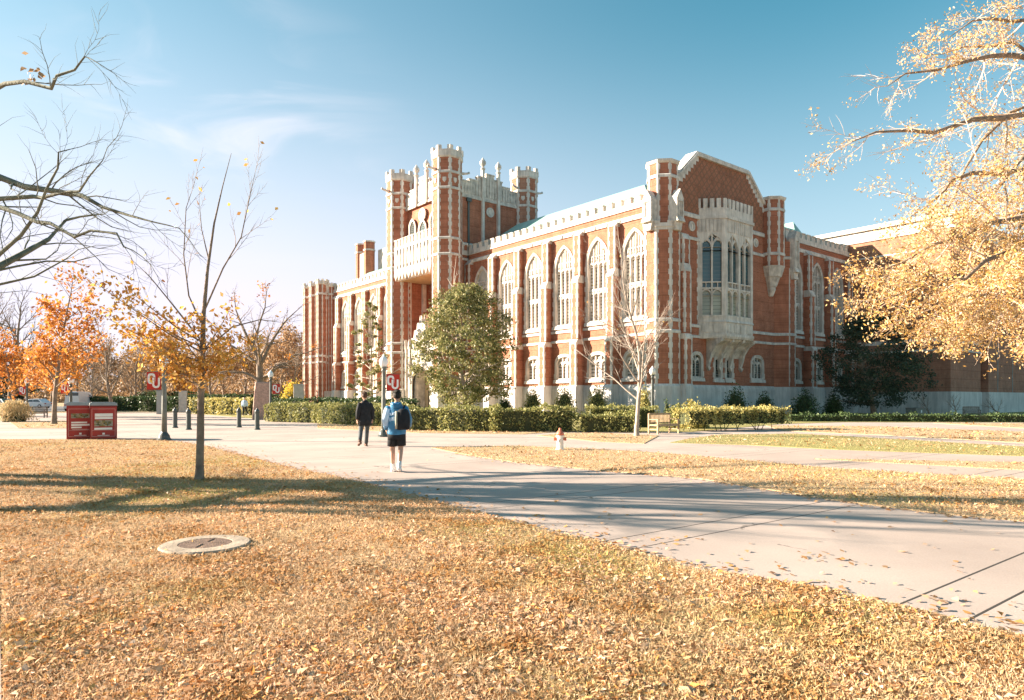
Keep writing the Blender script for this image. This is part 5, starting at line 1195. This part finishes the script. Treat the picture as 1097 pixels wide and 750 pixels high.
# recycling bins
MT['photo'] = leaf_mat('poster_picture', [(.05, .06, .03), (.30, .22, .08), (.35, .34, .3), (.10, .12, .05)], 0)
def bin_(px, label, kind):
    o = thing('recycling_bin', label, 'bin', G(px, 470.5), R(33), 'red bins on the lawn edge'); wd, dp, hh = .455, .42, 1.33
    b = MB(); b.box(-wd, wd, -dp, dp, .03, hh); b.box(-wd + .03, wd - .03, -dp + .03, dp - .03, 0, .03); b.build('body', 'redpanel' if kind == 0 else mat('dark_red_body', (.16, .025, .022), .5, 4, .2), o)
    b = MB(); b.prism([(-wd - .02, -dp - .03), (wd + .02, -dp - .03), (wd + .02, dp + .02), (-wd - .02, dp + .02)], hh, hh + .10, [(-wd, -dp), (wd, -dp), (wd, dp), (-wd, dp)])
    b.box(-wd + .05, wd - .05, -dp + .1, dp - .1, hh + .10, hh + .13); b.build('lid', 'greymetal', o)
    b = MB(); b.box(-wd + .02, wd - .02, -dp - .012, -dp, .06, hh - .05); b.build('panel', 'redpanel', o)
    b = MB()
    for x0, x1, z0, z1 in ((-wd + .06, wd - .06, .12, .135), (-wd + .06, wd - .06, hh - .14, hh - .125), (-wd + .06, -wd + .075, .12, hh - .125), (wd - .075, wd - .06, .12, hh - .125), (-wd + .06, wd - .06, .36, .372)): b.box(x0, x1, -dp - .016, -dp - .011, z0, z1)
    b.build('border', mat('pink_line', (.55, .30, .26), .6), o)
    b = MB()
    bars = ((-.30, .22, .64, .70), (-.30, .31, .54, .61), (-.30, .04, .45, .51), (-.28, .28, .395, .405)) if kind == 0 else ((-.29, .31, .90, 1.02), (-.29, .31, .80, .885), (-.31, .29, .39, .47))
    for x0, x1, z0, z1 in bars: b.box(x0, x1, -dp - .018, -dp - .011, z0, z1)
    b.box(-.04, .04, -dp - .018, -dp - .011, .2, .27); b.box(-.2, .2, -dp - .018, -dp - .011, .16, .175); b.build('text_panel', 'white', o)
    b = MB(); rng = random.Random(kind)
    z0, z1 = ((.84, 1.02) if kind == 0 else (.52, .76)); nx, nz = 12, 5
    for i in range(nx):
        for j in range(nz):
            x0 = -.31 + .62 * i / nx; zz = z0 + (z1 - z0) * j / nz; y = -dp - .018; b.add([(x0, y, zz), (x0 + .62 / nx, y, zz), (x0 + .62 / nx, y, zz + (z1 - z0) / nz), (x0, y, zz + (z1 - z0) / nz)], [(0, 1, 2, 3)])
    b.build('picture', 'photo', o, fix=False)
bin_(86, 'left red bin with a landscape picture above white text lines', 0); bin_(110.5, 'right red bin with white headline above its picture', 1)
# fire hydrant
MT['orangepaint'] = mat('faded_red_paint', (.60, .17, .10), .5, 8, .2); MT['whitepaint'] = mat('white_hydrant_paint', (.80, .76, .70), .5, 8, .06)
o = thing('fire_hydrant', 'white fire hydrant with a faded red bonnet on the grass strip', 'fire hydrant', G(600, 482.3)); o.scale = (.92, .92, .92)
b = MB(); b.lathe([(.16, 0), (.16, .04), (.12, .05), (.12, .12), (.115, .14), (.11, .45), (.14, .46), (.14, .5)], k=16); b.build('barrel', 'whitepaint', o, smooth=False)
b = MB(); b.lathe([(.135, .5), (.13, .56), (.10, .63), (.05, .67), (.045, .69), (.045, .74), (.01, .75)], k=16); b.build('bonnet', 'orangepaint', o, smooth=True)
for d in (-1, 1):
    b = MB(); b.tube([(0, 0, .38), (d * .17, 0, .38)], .05, 10); b.tube([(d * .15, 0, .38), (d * .21, 0, .38)], .062, 6); b.build('nozzle', 'orangepaint', o)
b = MB(); b.tube([(0, 0, .33), (0, -.16, .33)], .065, 12); b.tube([(0, -.15, .33), (0, -.2, .33)], .08, 6); b.build('nozzle', 'whitepaint', o)
# utility cover in the lawn
o = thing('manhole_cover', 'round concrete manhole surround with a brown iron lid in the lawn', 'manhole cover', G(220, 588))
b = MB(); b.lathe([(.44, 0), (.455, .045), (.44, .062), (.27, .064), (.262, .05)], k=40); b.build('collar', mat('weathered_cover_concrete', (.36, .29, .22), .9, 5, .3, .4, 30), o)
MT['rust'] = mat('rusty_iron', (.17, .11, .08), .7, 14, .3, .5, 60); b = MB(); b.lathe([(.26, .03), (.26, .062)], k=36)
for i in range(4): a = i * math.pi / 2; b.tube([(.12 * math.cos(a), .06 * math.sin(a), .063), (.22 * math.cos(a), .22 * math.sin(a), .063)], .006, 4)
b.build('lid', 'rust', o)
# benches
def bench(loc, rz, label, m='teak', w=1.55):
    o = thing('park_bench', label, 'bench', loc, rz, 'wooden benches'); h_ = w / 2
    for sx in (-1, 1):                                   # front is -y
        x = sx * (h_ - .035)
        for y, z1 in ((-.27, .64), (.24, .92)):
            b = MB(); b.box(x - .035, x + .035, y - .035, y + .035, 0, z1); b.build('leg', m, o)
        b = MB(); b.box(x - .045, x + .045, -.32, .27, .64, .675); b.box(x - .02, x + .02, -.24, .21, .18, .23); b.box(x - .022, x + .022, -.24, .21, .36, .42); b.build('armrest', m, o)
    b = MB()
    for i in range(7): b.box(-h_ + .03, h_ - .03, -.3 + i * .078, -.3 + i * .078 + .06, .42, .445)
    b.box(-h_, h_, -.29, -.26, .34, .42); b.build('seat', m, o)
    b = MB(); b.box(-h_ + .05, h_ - .05, .22, .255, .86, .94); b.box(-h_ + .05, h_ - .05, .22, .255, .47, .52)
    n = 15
    for i in range(n): x = -h_ + .12 + (w - .24) * i / (n - 1); b.box(x - .022, x + .022, .225, .25, .5, .88)
    b.build('backrest', m, o)
    return o
bench(PX(708, 31.2) + Vector((.12, 0, 0)), TH, 'honey coloured slatted wooden bench beside the bare pale tree')
bench(PX(39, 57), R(10), 'grey brown wooden bench behind the orange trees at the left', 'greywood', 1.5)
bench(PX(1041, 57), TH - R(60), 'small dark bench before the annex plinth at the right', 'greywood', 1.2)
o = thing('utility_box', 'low dark green utility cabinet before the annex plinth', 'utility box', PX(981.5, 58), TH)
b = MB(); b.box(-1.1, 1.1, -.4, .4, 0, .75); b.build('cabinet', 'metal', o); b = MB(); b.box(-1.13, 1.13, -.43, .43, .75, .82); b.build('lid', 'metal', o); b = MB(); b.box(-.12, .12, -.42, -.4, .4, .62); b.build('label_plate', 'white', o)
# vehicles far left
MT['teal'] = mat('dark_teal_paint', (.03, .11, .11), .3, 2, .1, spec=.6); MT['vanwhite'] = mat('white_van_paint', (.68, .68, .70), .35, 2, .05, spec=.6)
MT['rubber'] = mat('rubber', (.02, .02, .02), .8); MT['carglass'] = mat('tinted_glass', (.03, .04, .05), .1, spec=.8); MT['chrome'] = mat('wheel_metal', (.5, .5, .5), .3, metal=.8)
MT['lampred'] = mat('tail_lamp', (.4, .02, .02), .3)
def vehicle(name, label, cat, loc, rz, L, wd, prof, glass, m):
    """prof: side outline (y, z), cabin narrows with height"""
    o = thing(name, label, cat, loc, rz); b = MB(); n = len(prof)
    def X(z): return wd / 2 * (1 - .13 * max(0, (z - .95)) / .6) * (1 if z > .45 else .96)
    vs = [(-X(z), y, z) for y, z in prof] + [(X(z), y, z) for y, z in prof]
    b.add(vs, [tuple(range(n)), tuple(range(n, 2 * n))[::-1]] + [(i, (i + 1) % n, n + (i + 1) % n, n + i) for i in range(n)])
    bo = b.build('body', m, o)
    bv = bo.modifiers.new('bevel', 'BEVEL'); bv.width = .05; bv.segments = 2
    for g in glass:
        b = MB()
        for sx in (-1, 1): b.add([(sx * (X(z) + .006), y, z) for y, z in g], [tuple(range(len(g)))])
        b.build('window', 'carglass', o, fix=False)
    for y in (-L / 2 + .85, L / 2 - .85):
        for sx in (-1, 1):
            b = MB(); b.tube([(sx * (wd / 2 - .2), y, .33), (sx * (wd / 2 + .01), y, .33)], .33, 18); wh = b.build('wheel', 'rubber', o); b = MB(); b.tube([(sx * (wd / 2), y, .33), (sx * (wd / 2 + .02), y, .33)], .19, 12); b.build('rim', 'chrome', wh)
    for sx in (-1, 1):
        b = MB(); b.box(sx * wd * .36 - .14, sx * wd * .36 + .14, -L / 2 - .015, -L / 2 + .03, .72, .86); b.build('taillight', 'lampred', o)
    b = MB(); zt = max(z for y, z in prof); b.box(-wd * .36, wd * .36, prof[-1][0] - .01, prof[-1][0] + .02, zt - .55, zt - .15) if cat == 'van' else None
    if cat == 'van': b.build('rear_window', 'carglass', o)
    return o
vehicle('parked_car', 'dark teal car parked behind the golden grass at the left edge', 'car', PX(2, 62), R(70), 4.6, 1.85,
        [(-2.3, .3), (2.3, .3), (2.3, .75), (2.1, .9), (1.2, 1.0), (.5, 1.5), (-1.2, 1.58), (-1.9, 1.05), (-2.25, .95)], [[(.95, 1.05), (.4, 1.43), (-.25, 1.47), (-.25, 1.05)], [(-.33, 1.05), (-.33, 1.47), (-1.1, 1.48), (-1.6, 1.05)]], 'teal')
vehicle('parked_car', 'pale car parked on the road beyond the left bench', 'car', PX(38, 112), R(85), 4.6, 1.85,
        [(-2.3, .3), (2.3, .3), (2.3, .75), (2.1, .9), (1.2, 1.0), (.5, 1.5), (-1.2, 1.58), (-1.9, 1.05), (-2.25, .95)], [[(.95, 1.05), (.4, 1.43), (-.25, 1.47), (-.25, 1.05)], [(-.33, 1.05), (-.33, 1.47), (-1.1, 1.48), (-1.6, 1.05)]], 'vanwhite')
vehicle('parked_van', 'white van seen from behind, over the left red bin', 'van', PX(86, 88), R(12), 5.2, 2.0,
        [(-2.6, .35), (2.6, .35), (2.6, 1.0), (2.0, 1.35), (1.5, 2.3), (1.2, 2.45), (-2.4, 2.5), (-2.55, 2.3)], [[(1.75, 1.4), (1.35, 2.1), (.6, 2.15), (.6, 1.4)]], 'vanwhite')

# ------------------------------------------------------------------ people
def skin_body(verts, edges, rads, root=0, sub=2):
    me = bpy.data.meshes.new('tmp'); me.from_pydata(verts, edges, []); o = bpy.data.objects.new('tmp', me); COL.objects.link(o)
    md = o.modifiers.new('s', 'SKIN'); sk = me.skin_vertices[0].data if me.skin_vertices else None
    if sk is None:
        bm = bmesh.new(); bm.from_mesh(me); bm.verts.layers.skin.verify(); bm.to_mesh(me); bm.free(); sk = me.skin_vertices[0].data
    for i, r in enumerate(rads): sk[i].radius = (r, r) if not hasattr(r, '__len__') else r; sk[i].use_root = (i == root)
    md.use_smooth_shade = True
    ss = o.modifiers.new('b', 'SUBSURF'); ss.levels = sub; ss.render_levels = sub
    dg = bpy.context.evaluated_depsgraph_get(); dg.update(); ev = o.evaluated_get(dg); m2 = ev.to_mesh()
    v = [tuple(x.co) for x in m2.vertices]; f = [tuple(p.vertices) for p in m2.polygons]; ev.to_mesh_clear()
    bpy.data.objects.remove(o); return v, f
def person(label, loc, rz, H, J, cloth):
    """J: joint dict in metres for a 1.75 m figure facing +y"""
    o = thing('person', label, 'person', loc, rz); s = H / 1.75; o.scale = (s, s, s)
    names = ['pelvis', 'waist', 'chest', 'neck', 'head0', 'shL', 'elL', 'wrL', 'paL', 'shR', 'elR', 'wrR', 'paR', 'hiL', 'knL', 'anL', 'toL', 'hiR', 'knR', 'anR', 'toR']
    rr = dict(pelvis=.13, waist=.12, chest=.14, neck=.055, head0=.06, shL=.06, elL=.042, wrL=.028, paL=.036, shR=.06, elR=.042, wrR=.028, paR=.036, hiL=.088, knL=.058, anL=.038, toL=.036, hiR=.088, knR=.058, anR=.038, toR=.036)
    E = [('pelvis', 'waist'), ('waist', 'chest'), ('chest', 'neck'), ('neck', 'head0')]
    for q in 'LR': E += [('chest', 'sh' + q), ('sh' + q, 'el' + q), ('el' + q, 'wr' + q), ('wr' + q, 'pa' + q), ('pelvis', 'hi' + q), ('hi' + q, 'kn' + q), ('kn' + q, 'an' + q), ('an' + q, 'to' + q)]
    V = [Vector(J[n]) for n in names]; rads = [rr[n] for n in names]; ee = [(names.index(a), names.index(b)) for a, b in E]
    for q in 'LR':                                       # calf swell
        k, a = Vector(J['kn' + q]), Vector(J['an' + q]); ki, ai = names.index('kn' + q), names.index('an' + q); ee.remove((ki, ai)); V.append(k.lerp(a, .35) + Vector((0, -.015, 0))); rads.append(.060); ee += [(ki, len(V) - 1), (len(V) - 1, ai)]
    v, f = skin_body([tuple(x) for x in V], ee, rads, 0, 2)
    b = MB(); b.add(v, f)
    hc = Vector(J['head']); b.ball(hc, (.078, .098, .118), 20, 14); b.ball(hc + Vector((0, .10, -.02)), (.016, .022, .03), 8, 6); b.ball(hc + Vector((0, .075, -.07)), (.045, .04, .04), 10, 7)
    for sx in (-1, 1): b.ball(hc + Vector((sx * .08, -.005, -.01)), (.014, .022, .035), 8, 6)
    for q in 'LR':
        pa = Vector(J['pa' + q]); wr = Vector(J['wr' + q]); d = (pa - wr).normalized(); side = d.cross(Vector((1, 0, 0))).normalized()
        for i, ln in enumerate((.062, .074, .078, .07)):
            p0 = pa + side * (.024 * (i - 1.5)) * .9; p1 = p0 + d * ln * .6; p2 = p1 + (d * .75 + Vector((-.4 if q == 'R' else .4, .1, 0))) * ln * .5; b.tube([p0, p1, p2, p2 + (p2 - p1) * .3], [.0105, .0095, .008, .004], 7)
        t0 = wr.lerp(pa, .5) + side * .03; b.tube([t0, t0 + side * .028 + d * .02, t0 + side * .036 + d * .055], [.012, .011, .006], 7)
    body = b.build('body', 'skin', o, smooth=True)
    e = MB()
    for sx in (-1, 1): e.ball(hc + Vector((sx * .03, .086, .01)), (.013, .01, .008), 8, 6)
    e.build('eyes', 'white', o, smooth=True)
    hb = MB(); hb.ball(hc + Vector((0, -.016, .025)), (.09, .103, .112), 22, 14); rn = random.Random(3)
    for _ in range(46):
        a, t = rn.uniform(0, 6.28), rn.uniform(.1, 1.2); n = Vector((math.cos(a) * math.sin(t), math.sin(a) * math.sin(t), math.cos(t))); c = hc + Vector((0, -.016, .025)) + Vector((n.x * .09, n.y * .103, n.z * .112)); hb.ball(c, (.022, .022, .016), 6, 4)
    hb.build('hair', 'hair', o, smooth=True)
    cloth(o, J)
    return o
def T3(b, pts, rad, k=14): b.tube(pts, rad, k)
def torso(b, J, hem, wx, wy, hemx, hemy, top=.02):
    ch, nk, pe = Vector(J['chest']), Vector(J['neck']), Vector(J['pelvis'])
    sh = (Vector(J['shL']) + Vector(J['shR'])) / 2
    pts = [Vector((pe.x, pe.y - .01, hem)), Vector((pe.x, pe.y, hem + .16)), pe.lerp(ch, .45), ch + Vector((0, -.01, 0)), sh + Vector((0, -.01, .03)), sh.lerp(nk, .5) + Vector((0, -.01, .04)), nk + Vector((0, -.005, top))]
    rad = [(hemx, hemy), (hemx * .98, hemy * .98), (wx * .93, wy), (wx, wy * 1.08), (wx * .95, wy * .95), (wx * .55, wy * .75), (.075, .08)]
    base = len(b.v)
    b.tube([Vector(p) for p in pts], [(r[1], r[0]) for r in rad], 22)
def torso_rings(b, rows, k=24):
    base = len(b.v)
    for (cx, cy, cz, rx, ry) in rows:
        for j in range(k): a = 2 * math.pi * j / k; b.v.append((cx + rx * math.cos(a), cy + ry * math.sin(a), cz + .006 * math.sin(3 * a + cz * 20)))
    for i in range(len(rows) - 1):
        for j in range(k): p = base + i * k + j; q = base + i * k + (j + 1) % k; b.f.append((p, q, q + k, p + k))
    b.f.append(tuple(base + j for j in range(k))[::-1]); b.f.append(tuple(base + (len(rows) - 1) * k + j for j in range(k)))
def sleeve(b, J, q, r=(.085, .078, .062, .05)):
    s_, e_, w_ = Vector(J['sh' + q]), Vector(J['el' + q]), Vector(J['wr' + q]); b.tube([s_.lerp(e_, -.12) + Vector((0, 0, .0)), s_, s_.lerp(e_, .5), e_, e_.lerp(w_, .5), w_.lerp(e_, .04)], [r[0] * .55, r[0] * .95, r[1], r[1] * .95, r[2], r[3]], 14)
def shoe(o, J, q, m, sole='white'):
    a, t = Vector(J['an' + q]), Vector(J['to' + q]); d = (t - a); d.z = 0; d = d.normalized() if d.length > .01 else Vector((0, 1, 0)); b = MB()
    pitch = (t.z - a.z + .07)
    heel = a + Vector((0, 0, -.055)) - d * .05; b.tube([heel - d * .02, heel, heel + d * .09 + Vector((0, 0, pitch * .4)), t + Vector((0, 0, -.0)), t + d * .05], [(.03, .03), (.048, .042), (.048, .046), (.038, .046), (.015, .02)], 12); b.tube([a + Vector((0, 0, -.04)), a + Vector((0, 0, .05))], .05, 12)
    b.build('shoe', m, o, smooth=True)
MT['bluejacket'] = mat('blue_nylon', (.035, .19, .36), .45, 6, .25, .6, 14, spec=.5); MT['paleblue'] = mat('pale_blue_print_and_sun', (.50, .66, .85), .55, 10, .1)  # pale blue serves print, a jacket and the sunlight painted on a sleeve
MT['sneaker'] = mat('white_sneaker', (.72, .70, .68), .6, 10, .06); MT['greyjeans'] = mat('grey_denim', (.075, .085, .09), .8, 20, .2); MT['brownshoe'] = mat('brown_shoe', (.12, .06, .04), .6, 8, .2); MT['khaki'] = mat('khaki_strip', (.38, .34, .26), .8, 10, .15); MT['sock'] = mat('white_sock', (.7, .69, .66), .9)
def near_clothes(o, J):
    b = MB(); torso_rings(b, [(0.0, -.01, .78, .185, .13), (0, -.01, .84, .20, .14), (0.01, -.01, .92, .195, .14), (0, -.005, 1.08, .185, .135), (0, 0, 1.24, .195, .14), (0, 0, 1.34, .20, .13), (0, 0, 1.41, .155, .105), (0, 0, 1.46, .10, .085), (0, 0, 1.5, .07, .07)]); sleeve(b, J, 'L', (.088, .082, .070, .056)); sleeve(b, J, 'R', (.088, .082, .070, .056))
    for rr_ in range(3): b.tube([(-.10, -.05 - .02 * rr_, 1.44 + .02 * rr_), (-.04, -.12, 1.40 + .02 * rr_), (.04, -.12, 1.40 + .02 * rr_), (.10, -.05 - .02 * rr_, 1.44 + .02 * rr_)], .038, 8)
    jk = b.build('jacket', 'bluejacket', o, smooth=True)
    b = MB(); rn = random.Random(2)                      # pale worn lettering arched over the back
    for row, (z, n, hh) in enumerate(((1.235, 7, .055), (1.13, 6, .075))):
        for i in range(n):
            x = -.15 + .235 * (i + .5) / n; y = -math.sqrt(max(0, 1 - (x / .195) ** 2)) * .140 - .004; zz = z + .02 * math.cos(x * 9)
            wd = .012
            k = (i + row) % 3
            segs = [((-1, -1), (-1, 1)), ((-1, 1), (1, 1)), ((1, 1), (1, -1))] if k == 0 else ([((-1, 1), (-1, -1)), ((-1, -1), (1, -1)), ((1, -1), (1, 1)), ((-1, 0), (1, 0))] if k == 1 else [((-1, -1), (0, 1)), ((0, 1), (1, -1)), ((-.5, 0), (.5, 0))])
            for (a, c) in segs: b.tube([(x + a[0] * wd, y, zz + a[1] * hh / 2), (x + c[0] * wd, y, zz + c[1] * hh / 2)], .0062, 5)
    b.build('lettering', 'paleblue', jk)
    b = MB(); s_, e_, w_ = Vector(J['shL']), Vector(J['elL']), Vector(J['wrL']); b.tube([s_.lerp(e_, .12), s_.lerp(e_, .6), e_, e_.lerp(w_, .6)], [.092, .088, .082, .068], 14, cap=False); b.build('sunlit_sleeve', 'paleblue', jk, smooth=True)  # lighter shell paints sunlight onto the left sleeve of the same jacket
    b = MB(); torso_rings(b, [(0, -.01, .70, .19, .13), (0, -.01, .80, .195, .135), (0, -.01, .95, .18, .125)])
    for q in 'LR':
        h_, k_ = Vector(J['hi' + q]), Vector(J['kn' + q]); b.tube([h_ + Vector((0, 0, .04)), h_.lerp(k_, .45), h_.lerp(k_, .82)], [.105, .108, .112], 14)
    b.build('shorts', 'black', o, smooth=True)
    for q in 'LR':
        shoe(o, J, q, 'sneaker'); b = MB(); a = Vector(J['an' + q]); b.tube([a, a.lerp(Vector(J['kn' + q]), .22)], [.045, .047], 12); b.build('sock', 'sock', o, smooth=True)
    # backpack slung off the right shoulder
    b = MB(); c = Vector((.15, -.19, 1.14)); prof = [(-.22, .11, .05), (-.20, .145, .085), (-.05, .155, .105), (.10, .145, .10), (.19, .11, .08), (.22, .06, .05)]
    torso_rings(b, [(c.x, c.y, c.z + z, rx, ry) for z, rx, ry in prof], 20); bp = b.build('backpack', 'black', o, smooth=True)
    b = MB(); torso_rings(b, [(c.x - .13, c.y - .01, c.z + z, .035, ry) for z, ry in ((-.2, .05), (-.1, .085), (.05, .09), (.17, .06))], 10); b.build('side_panel', 'khaki', bp, smooth=True)
    b = MB(); b.tube([(.15, -.13, 1.33), (.17, -.05, 1.43), (.17, .05, 1.44), (.18, .13, 1.33), (.19, .14, 1.15), (.17, -.08, .98)], (.016), 6); b.build('strap', 'black', bp, smooth=True)
JN = dict(pelvis=(0, 0, .93), waist=(0, 0, 1.08), chest=(0, 0, 1.28), neck=(0, .01, 1.47), head0=(0, .02, 1.55), head=(.005, .035, 1.635),
          shL=(-.165, 0, 1.385), elL=(-.235, -.04, 1.12), wrL=(-.225, .10, .92), paL=(-.22, .13, .86), shR=(.165, 0, 1.385), elR=(.255, .02, 1.14), wrR=(.25, .2, .98), paR=(.24, .26, .95),
          hiL=(-.09, 0, .88), knL=(-.095, .05, .49), anL=(-.085, .02, .085), toL=(-.09, .16, .04), hiR=(.09, 0, .88), knR=(.085, .03, .50), anR=(.07, -.16, .15), toR=(.075, -.06, .045))
pn = person('man walking away in a blue hooded jacket and black shorts with a black backpack', G(425, 505.5), R(4), 1.77, JN, near_clothes)
def coat_clothes(o, J):
    b = MB(); torso_rings(b, [(0.0, -.02, .68, .225, .15), (0, -.015, .85, .215, .145), (0, -.005, 1.08, .19, .13), (0, 0, 1.24, .21, .14), (0, 0, 1.34, .195, .12), (0, 0, 1.42, .14, .095), (0, 0, 1.50, .07, .07)]); sleeve(b, J, 'L', (.08, .08, .066, .055)); sleeve(b, J, 'R', (.08, .08, .066, .055)); c = b.build('coat', 'black', o, smooth=True)
    b = MB()
    for q in 'LR':
        h_, k_, a_ = Vector(J['hi' + q]), Vector(J['kn' + q]), Vector(J['an' + q]); b.tube([h_, h_.lerp(k_, .5), k_, k_.lerp(a_, .5), a_.lerp(k_, .02)], [.1, .088, .072, .066, .06], 14)
    b.build('jeans', 'greyjeans', o, smooth=True)
    for q in 'LR': shoe(o, J, q, 'brownshoe')
JF = dict(JN); JF.update(elL=(-.24, -.05, 1.13), wrL=(-.25, .0, .87), paL=(-.25, .01, .80), elR=(.24, -.02, 1.13), wrR=(.25, .03, .87), paR=(.25, .05, .80),
     hiL=(-.09, 0, .88), knL=(-.15, -.03, .50), anL=(-.26, -.34, .20), toL=(-.28, -.26, .07), hiR=(.09, 0, .88), knR=(.09, .10, .49), anR=(.085, .16, .085), toR=(.09, .30, .04), head=(-.01, .03, 1.635))
MT['brownhair'] = mat('brown_hair', (.07, .035, .02), .6, 30, .3)
pf = person('man in a long black coat and grey jeans striding away left of the lamp post', G(391, 478.3), R(28), 1.80, JF, coat_clothes)
for c in pf.children:
    if c.name.startswith('hair'): c.data.materials[0] = MT['brownhair']
def kid_clothes(o, J):
    b = MB(); torso_rings(b, [(0, 0, .86, .18, .13), (0, 0, 1.08, .19, .13), (0, 0, 1.28, .21, .14), (0, 0, 1.4, .19, .11), (0, 0, 1.5, .08, .08)]); sleeve(b, J, 'L'); sleeve(b, J, 'R'); b.build('jacket', MT['paleblue'], o, smooth=True)
    b = MB()
    for q in 'LR':
        h_, k_, a_ = Vector(J['hi' + q]), Vector(J['kn' + q]), Vector(J['an' + q]); b.tube([h_, k_, a_], [.1, .075, .06], 12)
    b.build('trousers', 'black', o, smooth=True)
    for q in 'LR': shoe(o, J, q, 'sneaker')
    b = MB(); torso_rings(b, [(0, -.18, .95, .11, .06), (0, -.2, 1.1, .14, .09), (0, -.19, 1.3, .12, .07)], 14); b.build('backpack', 'bluejacket', o, smooth=True)
person('distant small figure in a pale blue jacket by the pale hedge', G(262, 445.5), R(185), 1.72, JF, kid_clothes)

random.seed(21); build_litter()
